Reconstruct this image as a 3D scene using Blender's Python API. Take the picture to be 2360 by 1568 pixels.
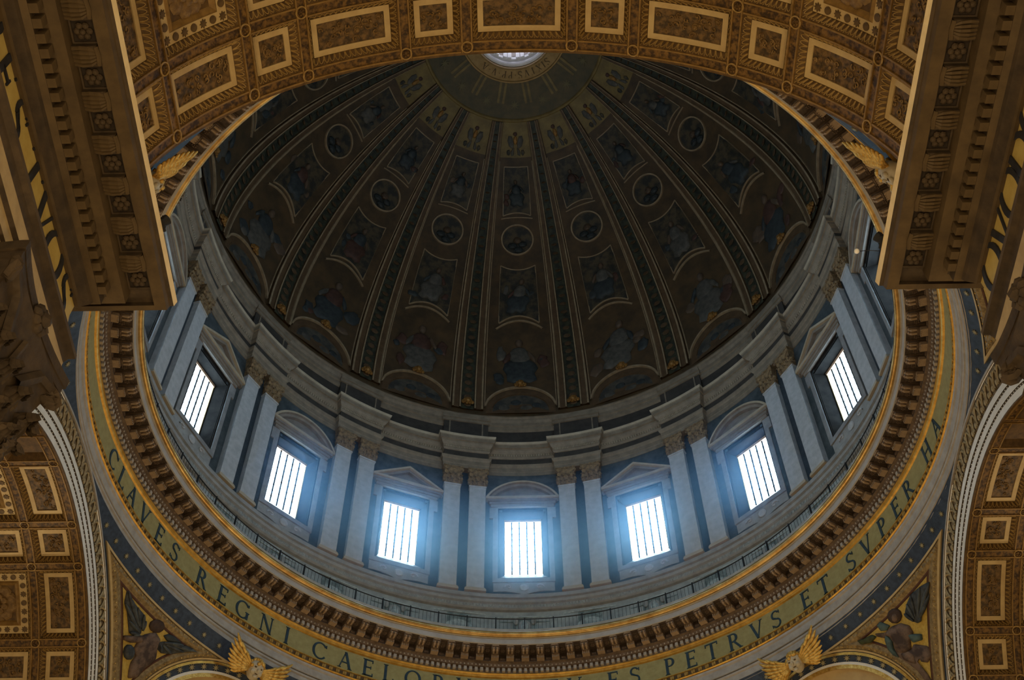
import bpy, math, random
from mathutils import Matrix, Vector
for o in list(bpy.data.objects): bpy.data.objects.remove(o)
SC = bpy.context.scene
COL = SC.collection
rad, sin, cos, pi = math.radians, math.sin, math.cos, math.pi
random.seed(7)

# ------------------------------------------------------------------ camera
PITCH, YAW, ROLL = rad(55.17442341), rad(-0.24837729), rad(-0.59125452)
CAMPOS = Vector((-0.20016, -37.17952, 0.0))
fw = Vector((sin(YAW)*cos(PITCH), cos(YAW)*cos(PITCH), sin(PITCH)))
rt = Vector((cos(YAW), -sin(YAW), 0)); up = rt.cross(fw)
r2 = rt*cos(ROLL)+up*sin(ROLL); u2 = -rt*sin(ROLL)+up*cos(ROLL)
cd = bpy.data.cameras.new('camera'); cam = bpy.data.objects.new('camera', cd); COL.objects.link(cam)
M = Matrix((r2, u2, -fw)).transposed().to_4x4(); M.translation = CAMPOS
cam.matrix_world = M
cd.sensor_width = 36.0; cd.lens = 2804.05/2360*36.0; cd.clip_start = 0.1; cd.clip_end = 600
SC.camera = cam
# ------------------------------------------------------------------ world, view
w = bpy.data.worlds.new('world'); SC.world = w; w.use_nodes = True
bg = w.node_tree.nodes['Background']; bg.inputs[0].default_value = (1.0, 0.80, 0.52, 1); bg.inputs[1].default_value = 0.55
WINDOW_L = 8.0
SC.view_settings.view_transform = 'Standard'; SC.view_settings.look = 'None'
SC.view_settings.gamma = 1.0; SC.view_settings.use_curve_mapping = False; SC.view_settings.exposure = 1.15
SC.cycles.use_denoising = True
SC.cycles.max_bounces = 6; SC.cycles.diffuse_bounces = 4
SC.cycles.sample_clamp_indirect = 6.0

# ------------------------------------------------------------------ constants
DTH = rad(0.446)            # the drum's bays are turned a little against the nave
X0 = 0.1                    # axis of nave and crossing arches
ZC, RA, AP = 30.27, 11.5, 20.8      # springing height, arch radius, arch plane distance
RE = 14.35                  # outer radius of the archivolt
RS = math.sqrt(AP*AP+RE*RE)         # pendentive sphere
FLOOR = -1.6
PC, PZ, PR = -4.01579, 75.16631, 25.28064     # dome profile circle
ZD = 0.0

# ------------------------------------------------------------------ materials
MATS = {}
def mat(name, c1, c2=None, scale=4.0, rough=0.65, metal=0.0, tex='noise', lo=0.35, hi=0.65, bump=0.0, bscale=None, detail=4.0, spec=0.3):
    m = bpy.data.materials.new(name); m.use_nodes = True; nt = m.node_tree; b = nt.nodes['Principled BSDF']
    b.inputs['Roughness'].default_value = rough; b.inputs['Metallic'].default_value = metal
    b.inputs['Specular IOR Level'].default_value = spec
    tc = nt.nodes.new('ShaderNodeTexCoord')
    if c2 is None: c2 = tuple(x*0.72 for x in c1)
    if tex == 'voronoi':
        t = nt.nodes.new('ShaderNodeTexVoronoi'); t.inputs['Scale'].default_value = scale; fac = t.outputs['Distance']
    else:
        t = nt.nodes.new('ShaderNodeTexNoise'); t.inputs['Scale'].default_value = scale; t.inputs['Detail'].default_value = detail
        t.inputs['Roughness'].default_value = 0.62; fac = t.outputs[0]
    nt.links.new(tc.outputs['Object'], t.inputs['Vector'])
    r = nt.nodes.new('ShaderNodeValToRGB'); r.color_ramp.elements[0].position = lo; r.color_ramp.elements[1].position = hi
    r.color_ramp.elements[0].color = (*c2, 1); r.color_ramp.elements[1].color = (*c1, 1)
    nt.links.new(fac, r.inputs[0]); nt.links.new(r.outputs[0], b.inputs['Base Color'])
    if bump:
        n2 = nt.nodes.new('ShaderNodeTexNoise'); n2.inputs['Scale'].default_value = bscale or scale*3
        nt.links.new(tc.outputs['Object'], n2.inputs['Vector'])
        bp = nt.nodes.new('ShaderNodeBump'); bp.inputs['Strength'].default_value = bump; bp.inputs['Distance'].default_value = 0.05
        nt.links.new(n2.outputs[0], bp.inputs['Height']); nt.links.new(bp.outputs[0], b.inputs['Normal'])
    MATS[name] = m; return m
def emat(name, col, s):
    m = bpy.data.materials.new(name); m.use_nodes = True; nt = m.node_tree
    nt.nodes.remove(nt.nodes['Principled BSDF'])
    e = nt.nodes.new('ShaderNodeEmission'); e.inputs[0].default_value = (*col, 1); e.inputs[1].default_value = s
    nt.links.new(e.outputs[0], nt.nodes['Material Output'].inputs[0]); MATS[name] = m; return m
mat('marble_light', (0.47,0.48,0.49), (0.36,0.37,0.38), 2.2, 0.45)
mat('marble_dark', (0.085,0.10,0.11), (0.035,0.05,0.055), 1.6, 0.35)
mat('marble_strip', (0.055,0.075,0.095), (0.03,0.045,0.06), 2.0, 0.4)
mat('marble_grey', (0.34,0.34,0.33), (0.25,0.25,0.24), 2.0, 0.5)
mat('podium', (0.34,0.36,0.35), (0.23,0.25,0.25), 1.5, 0.55)
mat('podium_panel', (0.22,0.26,0.25), (0.12,0.15,0.15), 2.5, 0.55, lo=0.4, hi=0.6)
mat('podium_relief', (0.42,0.46,0.45), (0.25,0.29,0.29), 3.5, 0.55, lo=0.4, hi=0.6)
mat('stone_brown', (0.088,0.056,0.022), (0.056,0.035,0.014), 1.4, 0.7, bump=0.2)
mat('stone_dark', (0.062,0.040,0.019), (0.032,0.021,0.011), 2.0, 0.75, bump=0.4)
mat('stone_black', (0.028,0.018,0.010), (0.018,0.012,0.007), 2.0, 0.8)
mat('stone_cream', (0.42,0.31,0.15), (0.32,0.23,0.11), 1.6, 0.65)
mat('travertine', (0.18,0.13,0.07), (0.12,0.085,0.045), 1.1, 0.7, bump=0.25)
mat('attic', (0.060,0.052,0.044), (0.035,0.031,0.027), 1.5, 0.6)
mat('entab', (0.24,0.195,0.14), (0.165,0.132,0.096), 1.8, 0.6)
mat('entab_light', (0.44,0.37,0.27), (0.36,0.30,0.215), 1.8, 0.55)
mat('pediment_stone', (0.25,0.215,0.18), (0.18,0.155,0.13), 1.8, 0.55)
mat('surround', (0.30,0.30,0.30), (0.22,0.22,0.225), 2.0, 0.5)
mat('lip_cream', (0.80,0.64,0.36), (0.68,0.53,0.28), 1.6, 0.6)
mat('capital_gold', (0.30,0.20,0.10), (0.11,0.075,0.045), 5.0, 0.55, bump=0.5, bscale=9)
mat('gold', (0.62,0.36,0.075), (0.42,0.22,0.035), 3.0, 0.38, 0.55)
mat('gold_torus', (0.56,0.37,0.13), (0.34,0.19,0.055), 1.5, 0.28, 0.6)
mat('gold_bright', (0.75,0.50,0.14), (0.45,0.24,0.04), 6.0, 0.35, 0.5, bump=0.3)
mat('gold_mosaic', (0.50,0.345,0.075), (0.38,0.25,0.045), 9.0, 0.5, 0.15)
mat('gold_frieze', (0.36,0.30,0.12), (0.29,0.235,0.085), 3.0, 0.5, 0.1)
mat('gold_frieze_nave', (0.50,0.38,0.12), (0.42,0.30,0.08), 2.0, 0.5, 0.1)
mat('gold_leaf', (0.50,0.30,0.07), (0.16,0.08,0.02), 5.0, 0.45, 0.3)
mat('letter_blue', (0.025,0.05,0.065), (0.015,0.03,0.045), 4, 0.6)
mat('letter_black', (0.022,0.022,0.026), (0.012,0.012,0.015), 4, 0.6)
mat('ring_grey', (0.40,0.36,0.31), (0.31,0.275,0.23), 2.0, 0.55)
mat('ring_fascia', (0.40,0.37,0.33), (0.33,0.305,0.27), 1.5, 0.5)
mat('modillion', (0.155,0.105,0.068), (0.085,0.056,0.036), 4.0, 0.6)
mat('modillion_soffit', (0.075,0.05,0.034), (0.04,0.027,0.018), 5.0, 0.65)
mat('gold_dark', (0.30,0.15,0.035), (0.16,0.08,0.02), 5.0, 0.5, 0.3)
mat('star_dim', (0.12,0.10,0.04), (0.09,0.075,0.03), 6.0, 0.5)
mat('modillion_light', (0.36,0.26,0.165), (0.27,0.185,0.115), 6.0, 0.55)
mat('dentil', (0.42,0.36,0.29), (0.33,0.28,0.22), 5.0, 0.55)
mat('blue_mosaic', (0.040,0.058,0.092), (0.022,0.034,0.056), 3.5, 0.55)
mat('star_gold', (0.34,0.29,0.16), (0.24,0.20,0.10), 6.0, 0.5, 0.1)
mat('white_band', (0.74,0.72,0.66), (0.64,0.62,0.56), 1.3, 0.5)
mat('bead_dark', (0.10,0.075,0.045), (0.05,0.035,0.02), 6, 0.7)
mat('archi_orn', (0.22,0.15,0.065), (0.06,0.038,0.015), 7.0, 0.6, lo=0.42, hi=0.58)
mat('archi_loop', (0.40,0.31,0.165), (0.27,0.20,0.10), 6.0, 0.55)
mat('vault_band', (0.155,0.080,0.017), (0.030,0.014,0.003), 5.5, 0.6, lo=0.40, hi=0.62, bump=0.5, bscale=8)
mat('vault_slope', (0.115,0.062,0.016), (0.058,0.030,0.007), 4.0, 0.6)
mat('vault_egg', (0.36,0.23,0.075), (0.24,0.145,0.04), 6.0, 0.5, 0.1)
mat('vault_fillet', (0.23,0.13,0.034), (0.15,0.082,0.018), 4.0, 0.5, 0.15)
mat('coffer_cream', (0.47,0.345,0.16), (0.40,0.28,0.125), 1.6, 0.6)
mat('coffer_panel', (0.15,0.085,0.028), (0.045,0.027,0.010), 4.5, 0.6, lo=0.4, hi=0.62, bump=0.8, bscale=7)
mat('coffer_relief', (0.21,0.125,0.042), (0.11,0.06,0.018), 5.0, 0.55, bump=0.4)
mat('inlay_dark', (0.11,0.065,0.022), (0.06,0.035,0.012), 5.0, 0.6)
mat('dome_field', (0.090,0.054,0.023), (0.043,0.029,0.015), 0.8, 0.55, lo=0.35, hi=0.7)
mat('dome_gold_flare', (0.19,0.135,0.042), (0.115,0.08,0.026), 1.2, 0.5)  # gold ground near the top, lightened to carry the flare veil
mat('dome_line', (0.29,0.215,0.13), (0.20,0.145,0.085), 2.0, 0.5)
mat('dome_brown', (0.10,0.060,0.028), (0.065,0.038,0.018), 2.0, 0.55)
mat('dome_green', (0.040,0.042,0.024), (0.016,0.018,0.013), 3.0, 0.55, lo=0.42, hi=0.58)
mat('dome_pic', (0.070,0.052,0.028), (0.020,0.020,0.016), 1.5, 0.55, lo=0.42, hi=0.6)
mat('dome_lunette', (0.085,0.075,0.055), (0.030,0.032,0.030), 0.9, 0.55, lo=0.42, hi=0.6)
mat('robe_white', (0.090,0.082,0.066), (0.045,0.043,0.037), 2.5, 0.6)
mat('robe_blue', (0.036,0.044,0.044), (0.018,0.023,0.025), 2.5, 0.6)
mat('robe_red', (0.075,0.036,0.024), (0.040,0.020,0.014), 2.5, 0.6)
mat('skin_dark', (0.10,0.066,0.04), (0.06,0.042,0.028), 2.0, 0.6)
mat('disc', (0.095,0.072,0.032), (0.058,0.050,0.026), 1.2, 0.55)  # star disc, its colour raised for the flare veil at the dome top
mat('txt_ring', (0.32,0.20,0.07), (0.24,0.145,0.045), 2.0, 0.5, 0.1)
mat('lantern_white', (0.78,0.77,0.78), (0.68,0.67,0.69), 2.0, 0.5)
mat('lantern_panel', (0.30,0.24,0.21), (0.20,0.16,0.14), 2.0, 0.5)
mat('iron', (0.03,0.032,0.035), (0.02,0.02,0.022), 4.0, 0.5, 0.6)
mat('lead', (0.03,0.03,0.035), (0.02,0.02,0.025), 4.0, 0.6, 0.3)
mat('lintel_wood', (0.62,0.40,0.27), (0.48,0.29,0.18), 3.0, 0.6)
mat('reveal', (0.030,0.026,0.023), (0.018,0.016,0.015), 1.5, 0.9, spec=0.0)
mat('ang_wing', (0.060,0.064,0.066), (0.020,0.024,0.028), 3.5, 0.6)
mat('ang_feather', (0.075,0.085,0.085), (0.035,0.042,0.045), 3.0, 0.6)
mat('ang_skin', (0.19,0.12,0.075), (0.055,0.034,0.024), 1.3, 0.6, lo=0.42, hi=0.6)
mat('ang_robe', (0.15,0.098,0.068), (0.045,0.028,0.022), 1.4, 0.6, lo=0.42, hi=0.6)
mat('ang_hair', (0.06,0.035,0.022), (0.035,0.02,0.014), 4.0, 0.7)
mat('ang_teal', (0.075,0.115,0.105), (0.035,0.055,0.055), 3.0, 0.6)
mat('ang_green', (0.05,0.06,0.025), (0.025,0.03,0.012), 5.0, 0.6)
mat('frame_brown', (0.30,0.21,0.09), (0.14,0.09,0.035), 6.0, 0.55, 0.1)
mat('red_line', (0.095,0.036,0.016), (0.06,0.022,0.010), 4.0, 0.6)
mat('face_stone', (0.50,0.44,0.32), (0.42,0.36,0.25), 3.0, 0.5)
mat('floor_marble', (0.45,0.40,0.34), (0.33,0.29,0.24), 0.6, 0.3)
mat('black', (0.008,0.007,0.007), (0.005,0.005,0.005), 3, 0.6)
mat('globe', (0.75,0.73,0.68), (0.65,0.62,0.58), 3, 0.25)
mat('plaster', (0.30,0.24,0.16), (0.22,0.17,0.11), 1.0, 0.8)
emat('daylight', (0.52,0.78,1.0), WINDOW_L)
emat('lantern_light', (0.86,0.88,1.0), 2.6)
emat('fill_lamp_glow', (1.0,0.72,0.38), 30.0)  # globes of the added fill lamps

# ------------------------------------------------------------------ mesh helpers
class MB:
    def __init__(s): s.v=[]; s.f=[]; s.m=[]
    def add(s, vs, fs, mi=0):
        o=len(s.v); s.v.extend([tuple(x) for x in vs]); s.f.extend([tuple(i+o for i in f) for f in fs]); s.m.extend([mi]*len(fs)); return s
    def quad(s,a,b,c,d,mi=0): return s.add([a,b,c,d],[(0,1,2,3)],mi)
    def box(s,x0,x1,y0,y1,z0,z1,mi=0):
        return s.add([(x0,y0,z0),(x1,y0,z0),(x1,y1,z0),(x0,y1,z0),(x0,y0,z1),(x1,y0,z1),(x1,y1,z1),(x0,y1,z1)],
            [(0,3,2,1),(4,5,6,7),(0,1,5,4),(1,2,6,5),(2,3,7,6),(3,0,4,7)],mi)
    def grid(s,rows,mi=0,close=False):
        n=len(rows[0]); vs=[p for r in rows for p in r]; fs=[]
        for i in range(len(rows)-1):
            for j in range(n-1 if not close else n):
                k=(j+1)%n; fs.append((i*n+j,i*n+k,(i+1)*n+k,(i+1)*n+j))
        return s.add(vs,fs,mi)
    def prism(s,poly,y0,y1,mi=0,f=None):
        # polygon in x,z, extruded in y
        n=len(poly); a=[(x,y0,z) for x,z in poly]; b=[(x,y1,z) for x,z in poly]
        vs=a+b
        if f: vs=[f(*p) for p in vs]
        return s.add(vs,[tuple(range(n)),tuple(range(2*n-1,n-1,-1))]+[(i,(i+1)%n,n+(i+1)%n,n+i) for i in range(n)],mi)
    def ball(s,c,rx,ry,rz,nu=10,nv=7,mi=0,f=None):
        rows=[]
        for i in range(nv+1):
            t=pi*i/nv; rows.append([(c[0]+rx*sin(t)*cos(2*pi*j/nu),c[1]+ry*sin(t)*sin(2*pi*j/nu),c[2]+rz*cos(t)) for j in range(nu)])
        if f: rows=[[f(*p) for p in r] for r in rows]
        return s.grid(rows,mi,True)
    def tube(s,pts,r,n=6,mi=0,closed=False):
        rows=[]; N=len(pts); P=[Vector(p) for p in pts]
        for i in range(N):
            a=P[i-1] if (i or closed) else P[0]; b=P[(i+1)%N] if (i<N-1 or closed) else P[-1]
            d=(b-a).normalized(); h=Vector((0,0,1)) if abs(d.z)<0.9 else Vector((0,1,0))
            u=d.cross(h).normalized(); v=u.cross(d)
            rr=r[i] if isinstance(r,(list,tuple)) else r
            rows.append([tuple(P[i]+u*rr*cos(2*pi*k/n)+v*rr*sin(2*pi*k/n)) for k in range(n)])
        if closed: rows.append(rows[0])
        return s.grid(rows,mi,True)
    def mesh(s,name,mats,smooth=False):
        me=bpy.data.meshes.new(name); me.from_pydata(s.v,[],s.f)
        for m in (mats if isinstance(mats,(list,tuple)) else [mats]): me.materials.append(MATS[m])
        if len(me.materials)>1:
            me.polygons.foreach_set('material_index',s.m)
        if smooth: me.polygons.foreach_set('use_smooth',[True]*len(me.polygons))
        me.validate(); me.update(); return me
    def build(s,name,mats,parent=None,smooth=False,mx=None):
        return link(name,s.mesh(name,mats,smooth),parent,mx)
def link(name,me,parent=None,mx=None):
    o=bpy.data.objects.new(name,me); COL.objects.link(o)
    if parent is not None: o.parent=parent
    if mx is not None: o.matrix_local=mx
    return o
def empty(name,mx=None):
    o=bpy.data.objects.new(name,None); COL.objects.link(o)
    if mx is not None: o.matrix_world=mx
    return o
def tag(o,label=None,cat=None,group=None,kind=None):
    if label: o['label']=label
    if cat: o['category']=cat
    if group: o['group']=group
    if kind: o['kind']=kind
    return o
def struct(o,label=None,cat=None): return tag(o,label,cat,None,'structure')
def AZ(az): return rad(az)+DTH
def Pz(az,r,z): t=AZ(az); return (r*sin(t),r*cos(t),z)
def FR(az,r=0.0,z=0.0):           # frame at azimuth: x tangent (right seen from inside), y outward, z up
    t=AZ(az); return Matrix.Translation((r*sin(t),r*cos(t),z)) @ Matrix.Rotation(-t,4,'Z')
def lathe(mb,prof,a0=-180.0,a1=180.0,n=192,mi=0):
    rows=[[Pz(a0+(a1-a0)*i/n,r,z) for r,z in prof] for i in range(n+1)]
    return mb.grid(rows,mi)
def prof_r(z): return PC+math.sqrt(max(PR*PR-(z-PZ)**2,0.0))
def DP(az,z,off=0.0):             # point on the dome, moved inward
    r=prof_r(z); nr=(r-PC)/PR; nz=(z-PZ)/PR
    return Pz(az,r-off*nr,z-off*nz)

# ------------------------------------------------------------------ lettering
def glyph(ch):
    q=[]; TK,TN=0.135,0.06
    def st(x0,y0,x1,y1,w): q.append([(x0-w/2,y0),(x0+w/2,y0),(x1+w/2,y1),(x1-w/2,y1)])
    def hb(x0,x1,y,h=TN): q.append([(x0,y-h/2),(x1,y-h/2),(x1,y+h/2),(x0,y+h/2)])
    def sf(x,y,s=0.13): q.append([(x-s,y),(x+s,y),(x+s*0.7,y+0.035 if y<0.5 else y-0.035),(x-s*0.7,y+0.035 if y<0.5 else y-0.035)] if y<0.5 else [(x-s*0.7,y-0.035),(x+s*0.7,y-0.035),(x+s,y),(x-s,y)])
    def arc(cx,cy,rx,ry,a0,a1,n=10,wt=TK,wn=TN):
        for i in range(n):
            t0=rad(a0+(a1-a0)*i/n); t1=rad(a0+(a1-a0)*(i+1)/n); pp=[]
            for t,sg in ((t0,1),(t1,1),(t1,-1),(t0,-1)):
                hw=(wn+(wt-wn)*abs(cos(t))**1.5)/2
                pp.append((cx+(rx+sg*hw-hw)*cos(t)*1.0 if sg<0 else cx+rx*cos(t), cy+(ry-(2*hw if sg<0 else 0))*sin(t)))
                if sg<0: pp[-1]=(cx+(rx-2*hw)*cos(t),cy+(ry-2*hw)*sin(t))
            q.append(pp)
    W=0.6
    if ch=='I': st(.15,0,.15,1,TK); sf(.15,0); sf(.15,1); W=.3
    elif ch=='L': st(.15,0,.15,1,TK); sf(.15,0); sf(.15,1); hb(.15,.58,.03); st(.58,0,.56,.2,.05); W=.6
    elif ch in 'EF':
        st(.15,0,.15,1,TK); sf(.15,0); sf(.15,1); hb(.15,.54,.97); hb(.15,.46,.52); st(.54,.82,.54,1,.05); st(.46,.43,.46,.61,.04)
        if ch=='E': hb(.15,.57,.03); st(.57,0,.56,.18,.05)
        W=.6
    elif ch=='T': st(.35,0,.35,1,TK); sf(.35,0); hb(.02,.68,.97); st(.03,.82,.03,1,.05); st(.67,.82,.67,1,.05); W=.7
    elif ch=='H': [ (st(x,0,x,1,TK),sf(x,0),sf(x,1)) for x in (.15,.65)]; hb(.15,.65,.52); W=.8
    elif ch=='N': st(.15,0,.15,1,TN); sf(.15,0,.1); st(.15,1,.68,0,TK); st(.68,0,.68,1,TN); sf(.68,1,.1); sf(.12,1,.1); W=.8
    elif ch=='M': st(.1,0,.18,1,TN); sf(.1,0,.1); st(.18,1,.45,0,TK); st(.45,0,.72,1,TN); st(.72,1,.82,0,TK); sf(.82,0,.12); W=.92
    elif ch=='V': st(.08,1,.36,0,TK); st(.36,0,.64,1,TN); sf(.08,1,.12); sf(.64,1,.1); W=.72
    elif ch=='A': st(.36,1,.08,0,TN); st(.36,1,.64,0,TK); hb(.2,.52,.36); sf(.08,0,.1); sf(.64,0,.12); W=.72
    elif ch=='X': st(.08,1,.62,0,TK); st(.08,0,.62,1,TN); sf(.08,1,.1); sf(.62,0,.1); sf(.08,0,.1); sf(.62,1,.1); W=.7
    elif ch=='O': arc(.45,.5,.43,.51,0,360,24); W=.9
    elif ch=='Q': arc(.45,.5,.43,.51,0,360,24); st(.5,.06,.95,-.22,.12); W=.92
    elif ch=='C': arc(.45,.5,.43,.51,42,318,20); st(.77,.76,.77,.94,.05); W=.8
    elif ch=='G': arc(.45,.5,.43,.51,42,318,20); st(.77,.78,.77,.94,.05); st(.75,.05,.75,.44,TK); hb(.63,.86,.44,.04); W=.86
    elif ch=='D': st(.15,0,.15,1,TK); sf(.15,0); sf(.15,1); arc(.3,.5,.5,.5,-90,90,14); hb(.15,.32,.97); hb(.15,.32,.03); W=.84
    elif ch in 'PRB':
        st(.15,0,.15,1,TK); sf(.15,0); sf(.15,1); hb(.15,.32,.97); hb(.15,.32,.5); arc(.3,.735,.26,.265,-90,90,12)
        if ch=='R': st(.34,.5,.66,0,TK); sf(.67,0,.1)
        if ch=='B': arc(.3,.26,.3,.26,-90,90,12); hb(.15,.32,.03)
        W=.62 if ch!='R' else .7
    elif ch=='S':
        arc(.32,.745,.24,.265,30,235,12,wt=.1); arc(.32,.265,.26,.275,-150,62,12,wt=.1)
        q.append([(.16,.60),(.22,.52),(.50,.40),(.46,.50)]); q.append([(.14,.62),(.2,.66),(.5,.44),(.42,.42)])
        st(.55,.78,.55,.95,.045); st(.08,.06,.08,.22,.045); W=.62
    elif ch=='.': q.append([(.05,.45),(.12,.38),(.19,.45),(.12,.52)]); W=.25
    return q,W
GL={}
def letter_mesh(ch,h,depth,m):
    k=(ch,h,m)
    if k in GL: return GL[k]
    q,W=glyph(ch); mb=MB()
    for p in q:
        mb.prism([((x-W/2)*h,(y-.5)*h) for x,y in p],-depth,0.02)
    GL[k]=(mb.mesh('letter',m),W*h); return GL[k]
def letter(ch,h,m,parent,mx,depth=0.03):
    me,_=letter_mesh(ch,h,depth,m); o=link('letter',me,parent,mx); return o

# ================================================================== SETTING
# ---- floor
fl=MB(); fl.box(-90,90,-90,70,FLOOR-0.3,FLOOR)
struct(fl.build('floor','floor_marble'),'polished marble floor of the basilica far below the dome','floor')

# ---- vault lattice (local frame of an arch: x along the arch, y outward from crossing, z up)
PHI=[-79.3,-68.2,-50.0,-38.9,-20.4,-9.35,9.35,20.4,38.9,50.0,68.2,79.3]
SB=[0.2,2.4,6.1,8.3,12.0,14.2]
def VP(phi,s,r): a=rad(phi); return (r*sin(a),AP+s,r*cos(a))
HB=0.22; DEP=0.28
def ring_patch(mb,p0,p1,s0,s1,r0,q0,q1,t0,t1,r1,mi=0,n=6):
    # rectangular annulus between outer rect (p0..p1,s0..s1 at r0) and inner rect (q..,t.. at r1)
    for i in range(n):
        a,b=i/n,(i+1)/n
        L=lambda u,v,t:u+(v-u)*t
        mb.quad(VP(L(p0,p1,a),s0,r0),VP(L(p0,p1,b),s0,r0),VP(L(q0,q1,b),t0,r1),VP(L(q0,q1,a),t0,r1),mi)
        mb.quad(VP(L(q0,q1,a),t1,r1),VP(L(q0,q1,b),t1,r1),VP(L(p0,p1,b),s1,r0),VP(L(p0,p1,a),s1,r0),mi)
    mb.quad(VP(p0,s0,r0),VP(q0,t0,r1),VP(q0,t1,r1),VP(p0,s1,r0),mi)
    mb.quad(VP(q1,t0,r1),VP(p1,s0,r0),VP(p1,s1,r0),VP(q1,t1,r1),mi)
def patch(mb,p0,p1,s0,s1,r,mi=0,n=6):
    mb.grid([[VP(p0+(p1-p0)*i/n,s0,r) for i in range(n+1)],[VP(p0+(p1-p0)*i/n,s1,r) for i in range(n+1)]],mi)
def box_patch(mb,p0,p1,s0,s1,r,rt_,mi=0,n=6):
    # raised slab: face at rt_ (smaller radius), sides back to r
    patch(mb,p0,p1,s0,s1,rt_,mi,n)
    ring_patch(mb,p0,p1,s0,s1,r,p0,p1,s0,s1,rt_,mi,n)
DEG=180/pi
def vault_mesh():
    mb=MB(); g=HB/RA*DEG; f=0.045
    edges=[-90]+PHI+[90]; sb=SB
    # band along the axis direction and cross bands
    for i,p in enumerate(PHI):
        patch(mb,p-g,p+g,0,SB[-1]+4,RA,0,2)
        for sg in (-1,1): box_patch(mb,p+sg*(g-0.22)-0.14,p+sg*(g-0.22)+0.14,0,SB[-1]+4,RA,RA-0.045,1,1)
    for s in sb:
        for i in range(len(PHI)-1):
            a,b=PHI[i]+g,PHI[i+1]-g
            patch(mb,a,b,s-HB if s>0.3 else 0,s+HB,RA,0,6)
            for sg in (-1,1):
                c=s+sg*(HB-0.045)
                if c>0.02: box_patch(mb,a,b,c-0.028,c+0.028,RA,RA-0.045,1,6)
    # springing strips
    for a,b in ((-90,PHI[0]-g),(PHI[-1]+g,90)): patch(mb,a,b,0,SB[-1]+4,RA,0,4)
    # coffer wells: sloped sides and back
    d=0.43/RA*DEG
    for i in range(len(PHI)-1):
        for j in range(len(sb)-1):
            p0,p1,s0,s1=PHI[i]+g,PHI[i+1]-g,sb[j]+HB,sb[j+1]-HB
            q0,q1,t0,t1=PHI[i]+d,PHI[i+1]-d,sb[j]+0.43,sb[j+1]-0.43
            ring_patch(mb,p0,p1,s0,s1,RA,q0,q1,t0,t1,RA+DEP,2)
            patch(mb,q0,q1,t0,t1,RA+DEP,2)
    patch(mb,-90,90,SB[-1]+HB,SB[-1]+4,RA,0,24)
    # outer casing so that the vault has thickness
    patch(mb,-90,90,0,SB[-1]+4,RA+0.9,3,24)
    ring_patch(mb,-90,90,0,SB[-1]+4,RA+0.9,-90,90,0,SB[-1]+4,RA+0.88,3,24)
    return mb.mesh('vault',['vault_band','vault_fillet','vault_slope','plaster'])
VAULT=vault_mesh()
def arch_frame(theta): return Matrix.Translation((X0,0,ZC)) @ Matrix.Rotation(-rad(theta),4,'Z')
MN={'w':18.5,'n':11.1}
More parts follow.
